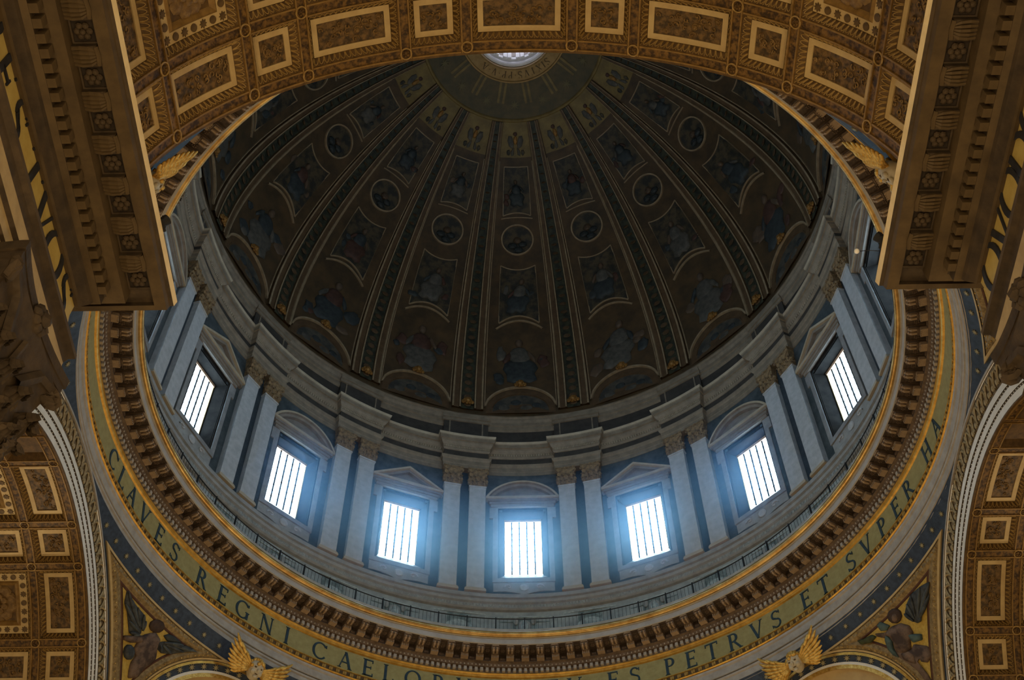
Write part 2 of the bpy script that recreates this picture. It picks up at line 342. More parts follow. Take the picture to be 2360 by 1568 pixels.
# coffer meshes are built centred at the crown and turned about the vault axis
def C0(phi,s,r): a=rad(phi); return (r*sin(a),s,r*cos(a))
COF={}
def coffer_meshes(wp,ws):
    k=(round(wp,2),round(ws,2))
    if k in COF: return COF[k]
    hp=wp/2-0.43/RA*DEG; hs=ws/2-0.43; fwd=0.2; fp=fwd/RA*DEG; R0=RA+DEP
    big=ws>3 and wp>15
    if big: fwd=0.36; fp=fwd/RA*DEG
    fr=MB(); pn=MB(); eg=MB()
    def rp(mb,p0,p1,s0,s1,r0,q0,q1,t0,t1,r1,mi=0,n=6):
        L=lambda u,v,t:u+(v-u)*t
        for i in range(n):
            a,b=i/n,(i+1)/n
            mb.quad(C0(L(p0,p1,a),s0,r0),C0(L(p0,p1,b),s0,r0),C0(L(q0,q1,b),t0,r1),C0(L(q0,q1,a),t0,r1),mi)
            mb.quad(C0(L(q0,q1,a),t1,r1),C0(L(q0,q1,b),t1,r1),C0(L(p0,p1,b),s1,r0),C0(L(p0,p1,a),s1,r0),mi)
        mb.quad(C0(p0,s0,r0),C0(q0,t0,r1),C0(q0,t1,r1),C0(p0,s1,r0),mi); mb.quad(C0(q1,t0,r1),C0(p1,s0,r0),C0(p1,s1,r0),C0(q1,t1,r1),mi)
    def pt(mb,p0,p1,s0,s1,r,mi=0,n=6):
        mb.grid([[C0(p0+(p1-p0)*i/n,s,r) for i in range(n+1)] for s in (s0,s1)],mi)
    T=0.05
    rp(fr,-hp,hp,-hs,hs,R0,-hp,hp,-hs,hs,R0-T); rp(fr,-hp,hp,-hs,hs,R0-T,-hp+fp,hp-fp,-hs+fwd,hs-fwd,R0-T)
    rp(fr,-hp+fp,hp-fp,-hs+fwd,hs-fwd,R0-T,-hp+fp,hp-fp,-hs+fwd,hs-fwd,R0+0.0)
    a,b=hp-fp,hs-fwd
    parts={}
    if big:
        g=MB(); ap,ag=0.28/RA*DEG,0.28
        rp(g,-a,a,-b,b,R0-T,-a+ap*.3,a-ap*.3,-b+ag*.3,b-ag*.3,R0-T-0.07); rp(g,-a+ap*.3,a-ap*.3,-b+ag*.3,b-ag*.3,R0-T-0.07,-a+ap*.6,a-ap*.6,-b+ag*.6,b-ag*.6,R0-T-0.02)
        rp(g,-a+ap*.6,a-ap*.6,-b+ag*.6,b-ag*.6,R0-T-0.02,-a+ap,a-ap,-b+ag,b-ag,R0+0.04)
        parts['inner_frame']=g.mesh('inner_frame','vault_fillet')
        a-=ap; b-=ag
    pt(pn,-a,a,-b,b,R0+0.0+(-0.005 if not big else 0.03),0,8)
    # scrolling relief on the panel
    rnd=random.Random(int(wp*10+ws*100))
    RB=R0-0.01 if not big else R0+0.02
    if big:
        for rr,nn,hh in ((0.62,10,0.10),(0.36,8,0.18),(0.14,5,0.24)):
            for i in range(nn):
                t=2*pi*i/nn+rr; c=C0(rr*cos(t)/RA*DEG,rr*sin(t),RB-hh*0.5)
                pn.ball(c,0.2*rr/0.36*0.8+0.05,0.2*rr/0.36*0.8+0.05,hh,7,4,1)
        pn.ball(C0(0,0,RB-0.2),0.16,0.16,0.12,8,5,1)
    else:
        la,lb_=2*a/DEG*RA,2*b
        for i in range(int(la*lb_*9)+4):
            u=rnd.uniform(-la/2+0.12,la/2-0.12); v=rnd.uniform(-lb_/2+0.12,lb_/2-0.12); r0_=rnd.uniform(0.06,0.15); t0=rnd.uniform(0,6.28); dr=rnd.choice((-1,1))
            pts=[]
            for k in range(8):
                t=t0+dr*k*0.75; rr=r0_*(1-k*0.09); uu=min(max(u+rr*cos(t),-la/2+.03),la/2-.03); vv=min(max(v+rr*sin(t),-lb_/2+.03),lb_/2-.03)
                pts.append(C0(uu/RA*DEG,vv,RB-0.03))
            pn.tube(pts,0.024,4,1)
            if i%3==0: pn.ball(C0(u/RA*DEG,v,RB-0.02),0.05,0.05,0.05,6,4,1)
    parts['panel']=pn.mesh('panel',['coffer_panel','coffer_relief'])
    # egg and dart along the slopes
    g0=HB
    def eggs(n,fn):
        for i in range(n):
            t=(i+.5)/n; w=0.42/n
            pts=[]
            for k in range(7):
                an=pi*k/6; pts.append(fn(t+w*cos(an),0.12+0.72*sin(an)))
            eg.tube(pts,0.016,4,0); 
            eg.tube([fn(t-0.5/n,0.2),fn(t-0.5/n,0.95)],0.011,3,0)
    oph,os_=wp/2-HB/RA*DEG,ws/2-HB
    L=lambda u,v,t:u+(v-u)*t
    lenp=2*oph/DEG*RA; lens=2*os_
    for sg in (-1,1):
        eggs(max(4,int(round(lenp/0.215))),lambda t,d,sg=sg:C0(L(-1,1,t)*L(hp,oph,d),sg*L(hs,os_,d),L(R0,RA,d)-0.018))
        eggs(max(4,int(round(lens/0.215))),lambda t,d,sg=sg:C0(sg*L(hp,oph,d),L(-1,1,t)*L(hs,os_,d),L(R0,RA,d)-0.018))
    parts['egg_moulding']=eg.mesh('egg_moulding','vault_egg')
    inl=[]
    if big:
        def star(r0_,n=8):
            mb=MB(); pg=[]
            for i in range(2*n):
                rr=r0_ if i%2==0 else r0_*0.58; t=pi*i/n; pg.append((rr*cos(t),rr*sin(t)))
            N=2*n; vs=[(x,y,0) for x,y in pg]+[(x,y,-0.03) for x,y in pg]
            mb.add(vs,[tuple(range(N)),tuple(range(2*N-1,N-1,-1))]+[(i,(i+1)%N,N+(i+1)%N,N+i) for i in range(N)]); return mb.mesh('star','inlay_dark')
        def disc():
            mb=MB(); N=12; vs=[(0.13*cos(2*pi*i/N),0.13*sin(2*pi*i/N),z) for z in (0,-0.03) for i in range(N)]
            mb.add(vs,[tuple(range(N)),tuple(range(2*N-1,N-1,-1))]+[(i,(i+1)%N,N+(i+1)%N,N+i) for i in range(N)]); return mb.mesh('disc','inlay_dark')
        if 'st' not in COF: COF['st']=star(0.155); COF['di']=disc()
        cp,cs=hp-fp/2,hs-fwd/2; K=6
        for e in range(4):
            for i in range(K):
                t=-1+2*i/K
                u,v=[(t*cp,-cs),(cp,t*cs),(-t*cp,cs),(-cp,-t*cs)][e]
                inl.append(('star' if i%2==0 else 'disc',u,v))
    COF[k]=(fr.mesh('coffer','coffer_cream'),parts,inl); return COF[k]
BOSS=MB()
BOSS.tube([(0.2*cos(2*pi*k/20),0.2*sin(2*pi*k/20),RA-0.03) for k in range(20)],0.026,5,0,True)
for k in range(5): BOSS.ball((0.09*cos(2*pi*k/5),0.09*sin(2*pi*k/5),RA-0.01),0.05,0.05,0.045,6,4,1)
BOSS=BOSS.mesh('boss',['vault_egg','vault_band'])
def build_vault(theta,name,label,phirange,nrow):
    v=link(name,VAULT,None,arch_frame(theta)); struct(v,label,'vault')
    for i in range(len(PHI)-1):
        pc=(PHI[i]+PHI[i+1])/2
        if not phirange[0]<=pc<=phirange[1]: continue
        for j in range(nrow):
            fr,parts,inl=coffer_meshes(PHI[i+1]-PHI[i],SB[j+1]-SB[j])
            mx=Matrix.Translation((0,AP+(SB[j]+SB[j+1])/2,0)) @ Matrix.Rotation(rad(pc),4,'Y')
            c=link('coffer',fr,v,mx)
            for n,me in parts.items():
                o=link(n,me,c)
                if n=='egg_moulding': o['kind']='stuff'
            for nm,u,s in inl:
                q=Vector(C0(u,s,RA+DEP-0.055)); link(nm,COF['st' if nm=='star' else 'di'],c,Matrix.Translation(q) @ Matrix.Rotation(rad(u),4,'Y'))
    for p in PHI:
        if phirange[0]-10<=p<=phirange[1]+10:
            for j in range(nrow+1):
                link('boss',BOSS,v,Matrix.Translation((0,AP+SB[j],0)) @ Matrix.Rotation(rad(p),4,'Y'))
    return v
build_vault(180,'ceiling_nave','golden coffered barrel vault of the nave across the top',(-80,80),2)
build_vault(-90,'ceiling_transept_left','golden coffered barrel vault of the left transept at lower left',(0,80),4)
build_vault(90,'ceiling_transept_right','golden coffered barrel vault of the right transept at lower right',(-80,0),4)
o=link('ceiling_apse',VAULT,None,arch_frame(0)); struct(o,'barrel vault of the far arm beyond the crossing arch','vault')

# ---- archivolts on the crossing side of each arch
def AV(phi,r,d): a=rad(phi); return (r*sin(a),AP-d,r*cos(a))
def arch_strip(mb,prof,mi=0,n=64,p0=-90,p1=90):
    mb.grid([[AV(p0+(p1-p0)*i/n,r,d) for r,d in prof] for i in range(n+1)],mi)
am=MB()
arch_strip(am,[(RA,-0.05),(RA,0.10),(11.56,0.12)],4)
arch_strip(am,[(11.56,0.10),(11.92,0.10)],0)
arch_strip(am,[(11.92,0.10),(11.92,0.07),(12.03,0.07),(12.03,0.12)],1)
arch_strip(am,[(12.03,0.12),(12.36,0.12)],0)
arch_strip(am,[(12.36,0.12),(12.36,0.09),(12.47,0.09),(12.47,0.15)],1)
arch_strip(am,[(12.47,0.15),(12.78,0.15),(12.78,0.06)],0)
arch_strip(am,[(12.78,0.06),(14.1,0.04)],2)
arch_strip(am,[(14.1,0.05),(14.1,0.12),(14.22,0.12),(14.3,0.05),(RE,0.0)],3)
for i in range(150):                      # beads in the two dark lines
    p=-88+176*i/149
    for rr,dd in ((11.975,0.09),(12.415,0.11)): am.ball(AV(p,rr,dd),0.035,0.03,0.035,5,3,0)
ARCH=am.mesh('archivolt',['white_band','bead_dark','archi_orn','ring_grey','vault_slope'])
lp=MB()                                   # wave of looping ornament
for i in range(76):
    p=-88+176*i/75; dp=176/75
    pts=[]
    for k in range(9):
        t=k/8; pts.append(AV(p+dp*(t-.5)*1.25,13.0+0.8*math.sin(pi*t),0.10))
    lp.tube(pts,0.055,4,0)
    lp.ball(AV(p,13.2,0.08),0.13,0.06,0.16,6,4,0); lp.ball(AV(p+dp/2,13.75,0.08),0.10,0.05,0.16,6,4,0)
LOOP=lp.mesh('loop_ornament','archi_loop')
for k,(th,lb) in enumerate(((180,'white banded archivolt of the nave arch facing the crossing'),(-90,'white banded archivolt of the left transept arch with beaded lines'),(90,'white banded archivolt of the right transept arch with beaded lines'),(0,'white banded archivolt of the far arch below the view'))):
    a=link('trim_%d'%(5+k),ARCH,None,arch_frame(th)); struct(a,lb,'archivolt')
    if th in (-90,90): l=link('loop_ornament',LOOP,a); l['kind']='stuff'

# ---- pendentives (sphere)
def az_edge(z,re): 
    dz=z-ZC; y2=re*re-dz*dz
    if y2<=0: return 0.0
    r=math.sqrt(RS*RS-dz*dz); return math.asin(min(1,math.sqrt(y2)/r))*DEG
def SP(az,z,off=0.0):       # az from the local diagonal frame, no DTH
    dz=z-ZC; r=math.sqrt(max(RS*RS-dz*dz,0)); k=(RS-off)/RS; t=rad(az)
    return (r*k*sin(t)+X0,r*k*cos(t),ZC+dz*k)
E0,RHO=20.1,12.45           # roundel centre elevation and angular radius
def rnd_pt(t,rho):          # point on roundel: angle t (0 = top, clockwise)
    u=rho*sin(rad(t)); v=rho*cos(rad(t)); e=E0+v
    return u/cos(rad(e)), ZC+RS*sin(rad(e))      # d_az from 45, z
def rnd_az(z,rho):
    e=math.asin((z-ZC)/RS)*DEG; v=e-E0
    if abs(v)>=rho: return None
    return math.sqrt(rho*rho-v*v)/cos(rad(e))
ZT=43.86
def spandrel_bound(ins):
    """outline of a spandrel (side az>45), inset by ins metres: list of (az,z)"""
    zt=ZT-ins*0.9; re=RE+0.15+ins; rho=RHO+0.1+ins/RS*DEG; zb=36.5+ins*3
    P=[]
    # top edge from roundel towards the arch
    a0=45+(rnd_az(zt,rho) or 1.2); a1=90-az_edge(zt,re)
    for i in range(24): P.append((a0+(a1-a0)*i/24,zt))
    for i in range(24):
        z=zt+(zb-zt)*i/24; P.append((90-az_edge(z,re),z))
    e=90-az_edge(zb,re); s=45+rnd_az(zb,rho)
    P.append((e,zb)); P.append((min(s,e),zb))
    for i in range(1,24):
        z=zb+(zt-zb)*(i/24)**0.8; b=45+(rnd_az(z,rho) or 1.2); P.append((min(b,90-az_edge(z,re)),z))
    return P
def band_mesh(mb,A,B,oa,ob,mi,f):
    n=len(A)
    mb.grid([[f(a,z,oa) for a,z in A],[f(a,z,ob) for a,z in B]],mi,True)
def star_poly(mb,c,u,v,r,n,mi=0,th=0.03,nrm=None):
    c=Vector(c); u=Vector(u); v=Vector(v); nn=nrm if nrm is not None else u.cross(v)
    pts=[]
    for i in range(2*n):
        rr=r if i%2==0 else r*0.36; t=pi*i/n; pts.append(c+u*rr*sin(t)+v*rr*cos(t))
    N=2*n; mb.add([tuple(p+nn*th) for p in pts]+[tuple(p) for p in pts],[tuple(range(N))]+[(i,(i+1)%N,N+(i+1)%N,N+i) for i in range(N)],mi)
PEND=[('far_right',45,1,'pendentive at lower right with blue star border and gold frame'),('far_left',-45,-1,'pendentive at lower left with blue star border and gold frame'),
      ('near_right',135,-1,'pendentive at upper right, mostly hidden behind the nave vault'),('near_left',-135,1,'pendentive at upper left, mostly hidden behind the nave vault')]
for nm,ac,sg,lb in PEND:
    mb=MB(); rows=[]
    for i in range(41):
        z=ZC+(44.62-ZC)*i/40; e=az_edge(z,RE); h=45-e
        rows.append([SP(ac+h*(-1+2*j/32),z) for j in range(33)])
    mb.grid(rows,0)
    pe=mb.build('wall_pendentive_'+nm,'blue_mosaic',None,True); struct(pe,lb,'pendentive')
    near=nm.startswith('near')
    # roundel rings
    for n_,r0_,r1_,o0,o1,m_ in (('roundel_moulding',12.45,12.15,0.10,0.16,'gold'),('roundel_moulding',11.35,11.05,0.10,0.14,'white_band'),('roundel_moulding',11.05,10.6,0.14,0.22,'gold_bright'),('roundel_field',10.6,0.01,0.02,0.02,'coffer_cream')):
        q=MB(); A=[];B=[]
        for i in range(96):
            t=360*i/96; a,z=rnd_pt(t,r0_); A.append((ac+a,z)); a,z=rnd_pt(t,r1_); B.append((ac+a,z))
        if n_=='roundel_moulding': band_mesh(q,A,A,0,o0,0,SP)
        band_mesh(q,A,B,o0,o1,0,SP)
        if n_=='roundel_moulding': band_mesh(q,B,B,o1,0,0,SP)
        q.build(n_,m_,pe)
    # stars in the blue ring and in the border under the cornice
    def put_star(a,z,r):
        c=Vector(SP(ac+a,z,0.02)); n=(Vector((X0,0,ZC))-c).normalized(); u=n.cross(Vector((0,0,1))).normalized(); v=u.cross(n); s=MB()
        star_poly(s,(0,0,0),u,v,r,8,0,0.03,n); o=s.build('star','star_gold',pe); o.location=c
    for t in range(-100,101,8):
        a,z=rnd_pt(t,11.75); put_star(a,z,0.2)
    for a in range(-33,34,3):
        if abs(a)>3: put_star(a,44.22,0.16)
    # two spandrels
    for side in (1,-1):
        sp=empty('spandrel'); sp.parent=pe
        def f(a,z,o,side=side): return SP(ac+side*(a-45),z,o)
        B0,B1,B2,B3,B4,B5=[spandrel_bound(x) for x in (0,0.10,0.32,0.52,0.57,0.62)]
        q=MB(); band_mesh(q,B0,B0,0,0.12,0,f); band_mesh(q,B0,B1,0.12,0.14,0,f); q.build('outer_fillet','coffer_cream',sp)
        q=MB(); band_mesh(q,B1,B2,0.08,0.16,0,f); band_mesh(q,B2,B3,0.16,0.06,0,f); q.build('gold_moulding','frame_brown',sp)
        q=MB(); band_mesh(q,B3,B4,0.06,0.08,0,f); band_mesh(q,B4,B5,0.08,0.04,0,f); q.build('red_fillet','red_line',sp)
        # bead row
        q=MB(); 
        L=[Vector(f(a,z,0.16)) for a,z in spandrel_bound(0.22)]
        for i in range(len(L)):
            p,p2=L[i],L[(i+1)%len(L)]; d=(p2-p).length; k=max(1,int(d/0.22))
            for j in range(k): q.ball(tuple(p.lerp(p2,j/k)),0.04,0.04,0.04,4,3,0)
        o=q.build('bead_row','gold_bright',sp); o['kind']='stuff'
        q=MB(); B=B5
        zc_=[]; 
        # field as strips from the boundary: triangulate by rows
        zt=ZT-0.64*0.9; zb=36.5+1.92; rows=[]
        for i in range(31):
            z=zt+(zb-zt)*i/30; e=90-az_edge(z,RE+0.79); b=45+(rnd_az(z,RHO+0.1+0.64/RS*DEG) or 1.5); b=min(b,e)
            rows.append([f(b+(e-b)*j/12,z,0.03) for j in range(13)])
        q.grid(rows,0); q.build('mosaic_field','gold_mosaic',sp)
# angel mosaics (two in view)
ANG_L={'wing':[(-68.31,43.35),(-66.79,43.23),(-65.35,43.19),(-63.82,43.17),(-62.96,43.02),(-62.74,42.67),(-62.27,42.44),(-63.23,42.15),(-63.94,42.13),(-65.17,42.47),(-66.08,42.7),(-67.33,42.88)],
'head':[(-60.01,43.41),(-59.83,43.23),(-60.11,43.03),(-60.74,42.89),(-61.47,42.86),(-62.03,42.94),(-62.22,43.12),(-61.96,43.32),(-61.33,43.46),(-60.59,43.5)],
'torso':[(-61.92,42.52),(-60.64,42.97),(-59.38,42.86),(-59.18,42.56),(-58.74,42.31),(-58.32,42.06),(-58.58,41.71),(-59.07,41.31),(-59.13,40.86),(-60.28,40.59),(-60.8,40.9),(-61.17,41.21),(-61.13,41.56),(-61.98,41.76),(-62.08,42.08)],
'arm':[(-64.38,41.86),(-62.65,42.29),(-61.72,42.52),(-61.26,42.28),(-62.81,41.85),(-63.97,41.72)],
'face':[(-60.9,43.2),(-60.5,43.15),(-60.35,43.02),(-60.6,42.93),(-61.0,42.92),(-61.15,43.05)],
'chest':[(-61.2,42.6),(-60.5,42.8),(-59.8,42.72),(-59.9,42.45),(-60.6,42.3),(-61.1,42.38)],
'leg':[(-60.0,41.9),(-59.4,41.85),(-59.3,41.4),(-59.9,40.95),(-60.4,40.75),(-60.2,41.2),(-60.4,41.6)],
'drapery':[(-61.55,41.66),(-61.3,41.47),(-61.41,41.29),(-61.83,41.19),(-62.41,41.2),(-62.93,41.32),(-63.19,41.51),(-63.1,41.69),(-62.67,41.79),(-62.08,41.78)],
'lower_wing':[(-59.26,42.74),(-58.62,42.93),(-57.17,43.09),(-55.87,43.32),(-54.32,43.43),(-53.59,43.43),(-55.25,43.06),(-56.8,42.64),(-58.07,42.41),(-58.86,42.43)],
'sleeve':[(-59.35,43.06),(-58.8,43.28),(-57.82,43.35),(-56.28,43.33),(-57.01,43.18),(-58.38,42.98)]}
ANG_R={'wing':[(69.08,43.03),(67.92,42.93),(67.65,42.66),(66.79,42.56),(65.48,42.52),(64.38,42.26),(63.32,42.2),(62.75,42.52),(62.69,42.93),(63.94,43.16),(65.36,43.3),(67.3,43.22)],
'hair':[(62.16,42.92),(61.55,42.82),(60.83,42.84),(60.27,42.98),(60.09,43.18),(60.36,43.37),(60.99,43.47),(61.73,43.44),(62.28,43.3),(62.45,43.11)],
'face':[(61.66,42.96),(61.2,42.89),(60.74,42.93),(60.56,43.05),(60.76,43.19),(61.22,43.26),(61.68,43.23),(61.86,43.1)],
'torso':[(59.82,42.92),(61.28,42.76),(62.15,42.4),(61.98,42.05),(60.98,41.92),(60.3,41.59),(59.09,41.67),(58.18,41.95),(58.72,42.31),(58.73,42.69),(58.41,42.87)],
'arm':[(57.13,43.17),(58.5,42.9),(59.5,42.89),(59.29,42.66),(58.08,42.68),(57.11,43.01)],
'drapery':[(58.14,43.37),(58.9,43.41),(59.79,42.98),(58.94,42.91),(58.13,43.07)],
'scarf':[(58.44,42.81),(58.74,42.47),(58.19,42.11),(58.16,41.62),(57.59,41.87),(57.44,42.28),(57.86,42.67)],
'sash':[(61.15,42.2),(62.86,41.76),(62.44,41.54),(61.07,41.73)],
'leg':[(58.14,42.01),(60.3,41.59),(60.98,41.69),(62.51,41.19),(62.29,40.8),(61.04,40.63),(61.0,41.09),(59.91,40.97),(60.22,40.3),(60.12,39.84),(59.4,40.02),(59.25,40.7),(58.61,41.24),(57.95,41.62)],
'chest':[(59.9,42.7),(60.8,42.65),(61.2,42.35),(60.6,42.1),(59.8,42.15),(59.3,42.45)],
'thigh':[(58.6,41.75),(59.8,41.6),(60.2,41.3),(59.8,40.9),(59.2,41.1),(58.5,41.45)],
'branch':[(54.29,43.41),(55.38,43.28),(56.65,43.22),(57.11,43.01),(55.93,42.95),(54.46,43.16)]}
def chaikin(P,n=2):
    for _ in range(n):
        Q=[]
        for i in range(len(P)):
            a,b=P[i],P[(i+1)%len(P)]; Q+=[(a[0]*.9+b[0]*.1,a[1]*.9+b[1]*.1),(a[0]*.1+b[0]*.9,a[1]*.1+b[1]*.9)]
        P=Q
    return P
def relief(poly,h):
    poly=chaikin(poly,1)
    # domed relief over an outline given as (az,z) on the pendentive
    n=len(poly); ca=sum(a for a,_ in poly)/n; cz=sum(z for _,z in poly)/n; mb=MB()
    rows=[[SP(ca+(a-ca)*k,cz+(z-cz)*k,0.035+o*h) for a,z in poly] for k,o in ((1,0),(0.97,0.55),(0.8,0.85),(0.45,1.0))]
    mb.grid(rows,0,True); mb.add(rows[-1],[tuple(range(n))]); return mb
def angel(data,mats,label):
    e=empty('angel_mosaic'); tag(e,label,'mosaic')
    for i,(k,p) in enumerate(data.items()):
        relief(p,0.10+0.035*(i%4)).build(k,mats[k],e,True)
    for nm_ in ('wing','lower_wing'):
        if nm_ not in data: continue
        P=data[nm_]; n=len(P); rt_=P[6] if nm_=='wing' else P[0]
        w=[c_ for c_ in e.children if c_.name.startswith(nm_)][0]
        for j in range(n):
            tp=P[j]; q=MB(); d0=math.hypot(tp[0]-rt_[0],(tp[1]-rt_[1])*2)
            if d0<1.0: continue
            pts=[SP(rt_[0]+(tp[0]-rt_[0])*(0.25+0.72*t/6),rt_[1]+(tp[1]-rt_[1])*(0.25+0.72*t/6),0.14) for t in range(7)]
            q.tube(pts,[0.05,0.07,0.09,0.10,0.10,0.08,0.03],5); q.build('feather','ang_feather' if j%2 else 'ang_wing',w,True)
    return e
angel(ANG_L,{'wing':'ang_wing','head':'ang_hair','torso':'ang_robe','face':'ang_skin','chest':'ang_skin','leg':'ang_skin','arm':'ang_robe','drapery':'ang_wing','lower_wing':'ang_wing','sleeve':'robe_blue'},'dark winged angel mosaic on gold in the left spandrel, one wing raised')
angel(ANG_R,{'wing':'ang_wing','hair':'ang_hair','face':'ang_skin','torso':'ang_robe','chest':'ang_skin','thigh':'ang_skin','arm':'ang_skin','drapery':'ang_teal','scarf':'ang_teal','sash':'ang_teal','leg':'ang_robe','branch':'ang_green'},'teal-draped angel mosaic on gold in the right spandrel holding a branch')

# ---- the ring entablature under the drum (trim_1)
mb=MB(); lathe(mb,[(21.2,44.5),(20.93,44.5),(20.93,44.6),(20.85,44.62),(20.85,45.02),(20.78,45.06),(20.76,45.16),(20.80,45.18)],mi=0)
lathe(mb,[(20.80,45.18),(20.80,45.26)],mi=1)
lathe(mb,[(20.80,45.26),(20.76,45.28),(20.76,45.72),(20.68,45.78),(20.66,45.9),(20.74,45.92)],mi=0)
ring=mb.build('trim_1',['ring_grey','bead_dark']); struct(ring,'gilded ring entablature with blue inscription below the drum','entablature')
mb=MB(); lathe(mb,[(20.74,45.92),(20.60,45.98),(20.60,46.02),(20.72,46.05)]); mb.build('gold_fillet','gold',ring)
mb=MB(); lathe(mb,[(20.72,46.05),(20.72,46.38)]); mb.build('leaf_ground','inlay_dark',ring)
mb=MB(); lathe(mb,[(20.72,46.38),(20.66,46.4),(20.66,46.46),(20.76,46.48)]); mb.build('gold_fillet','gold',ring)
mb=MB(); lathe(mb,[(20.76,46.48),(20.76,47.92)]); mb.build('frieze','gold_frieze',ring)
mb=MB(); lathe(mb,[(20.76,47.9),(20.66,47.94),(20.62,48.02),(20.66,48.08),(20.6,48.14),(20.6,48.2)]); mb.build('gold_fillet','gold',ring)
mb=MB(); lathe(mb,[(20.6,48.2),(20.6,48.5),(20.42,48.52),(20.40,48.56),(20.32,48.7),(20.22,48.74),(20.22,48.80)],mi=0); mb.build('bed_moulding','modillion',ring)
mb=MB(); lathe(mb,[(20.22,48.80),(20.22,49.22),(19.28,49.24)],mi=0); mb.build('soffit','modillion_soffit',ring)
mb=MB(); lathe(mb,[(19.28,49.24),(19.22,49.26),(19.2,49.62),(19.12,49.64)]); mb.build('fascia','ring_fascia',ring)
mb=MB(); pr=[(19.12,49.64)]+[(18.98+0.16*cos(rad(t)),49.84+0.19*sin(rad(t))) for t in range(-80,-281,-20)]
pr=[(19.14,49.64)]+[(19.06-0.19*cos(rad(t)),49.83+0.19*sin(rad(t))) for t in range(-90,91,15)]
lathe(mb,pr); mb.build('gold_torus','gold_torus',ring,True)
mb=MB(); lathe(mb,[(19.08,50.02),(19.05,50.04),(19.04,50.26),(19.10,50.29),(19.30,50.29),(19.32,50.2),(21.4,50.2)]); mb.build('gallery_lip','ring_grey',ring)
# leaves
lf=MB()
for s in (-1,1): lf.ball((s*0.07,-0.05,0.02),0.065,0.05,0.15,6,4,0)
lf.ball((0,-0.08,-0.03),0.05,0.05,0.16,6,4,0)
LEAF=lf.mesh('leaf','gold_leaf')
NL=300
for i in range(NL):
    az=-180+360*i/NL
    if abs(az)<165: link('leaf',LEAF,ring,FR(az,20.72,46.215))
# dentils
dn=MB(); dn.box(-0.088,0.088,-0.15,0.02,0,0.24); DENT=dn.mesh('dentil','dentil')
ND=392; k=0
for i in range(ND):
    az=-180+360*i/ND
    if abs(az)<=137: link('dentil',DENT,ring,FR(az,20.6,48.24))
# egg row
mb=MB()
for i in range(560):
    az=-180+360*i/560
    if abs(az)<140:
        p=Pz(az,20.38,48.6); mb.ball(p,0.05,0.05,0.07,5,3,0)
o=mb.build('egg_moulding','dentil',ring); o['kind']='stuff'
# modillions: scrolled bracket with ribbed front, and a rosette panel between
md=MB()
md.box(-0.225,0.225,-0.84,0.02,-0.20,0.02,0)
md.box(-0.25,0.25,-0.88,0.0,-0.04,0.03,0)
md.box(-0.225,0.225,-0.30,0.03,-0.42,-0.18,1)                                  # rear block
for s in (-1,-0.33,0.33,1): md.box(s*0.165-0.035,s*0.165+0.035,-0.34,-0.29,-0.44,-0.22,1)   # flutes
for s in (-1,1): md.tube([(s*0.105,-0.86,-0.10),(s*0.105,-0.72,-0.22),(s*0.105,-0.46,-0.24)],[0.06,0.075,0.05],6,1)
md.box(-0.19,0.19,-0.905,-0.86,-0.02,0.035,1)
md.tube([(-0.2,-0.40,-0.22),(0.2,-0.40,-0.22)],0.05,6,0)
MOD=md.mesh('modillion',['modillion','modillion_light'])
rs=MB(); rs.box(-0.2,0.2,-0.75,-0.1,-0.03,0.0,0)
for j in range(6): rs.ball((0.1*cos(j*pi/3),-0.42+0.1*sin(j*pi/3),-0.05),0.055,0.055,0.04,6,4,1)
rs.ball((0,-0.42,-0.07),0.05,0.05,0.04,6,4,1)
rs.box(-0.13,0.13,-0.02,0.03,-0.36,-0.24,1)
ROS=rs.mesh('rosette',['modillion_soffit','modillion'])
NM=138
for i in range(NM):
    az=-180+360*i/NM
    if abs(az)<172:
        link('modillion',MOD,ring,FR(az,20.2,49.2)); link('rosette',ROS,ring,FR(az+180/NM,20.2,49.23))
# ring inscription
INS=[('C',-83.2),('L',-79.6),('A',-76.2),('V',-72.3),('E',-68.1),('S',-64.2),('R',-57.8),('E',-53.3),('G',-49.2),('N',-44.5),('I',-40.6),('C',-34.7),('A',-30.1),('E',-26.2),('L',-22.7),('O',-18.6),('R',-14.3),('V',-10.2),('M',-5.6),
 ('T',4.2),('V',8.0),('E',14.3),('S',17.9),('P',23.9),('E',27.5),('T',31.2),('R',35.2),('V',39.4),('S',43.0),('E',49.0),('T',52.8),('S',58.8),('V',62.6),('P',66.8),('E',70.7),('R',74.5),('H',81.6),('A',86.0)]
for ch,az in INS: letter(ch,1.16,'letter_blue',ring,FR(az,20.75,47.18))

# ---- gallery railing
rl=empty('gallery_railing'); tag(rl,'thin iron railing standing along the gallery above the gold ring','railing')
mb=MB()
for zz,rr in ((51.42,0.035),(50.32,0.022)): mb.tube([Pz(a,19.45,zz) for a in range(-125,126,1)],rr,5)
mb.build('hand_rail','iron',rl)
mb=MB()
for i in range(340):
    az=-118+236*i/339; t=AZ(az); p=Pz(az,19.45,0); mb.box(p[0]-0.009,p[0]+0.009,p[1]-0.009,p[1]+0.009,50.2,51.42)
o=mb.build('baluster','iron',rl); o['kind']='stuff'
post=MB(); post.box(-0.035,0.035,-0.035,0.035,0,1.3); POST=post.mesh('post','iron')
for i in range(-22,23): link('post',POST,rl,FR(i*5.2,19.45,50.2))

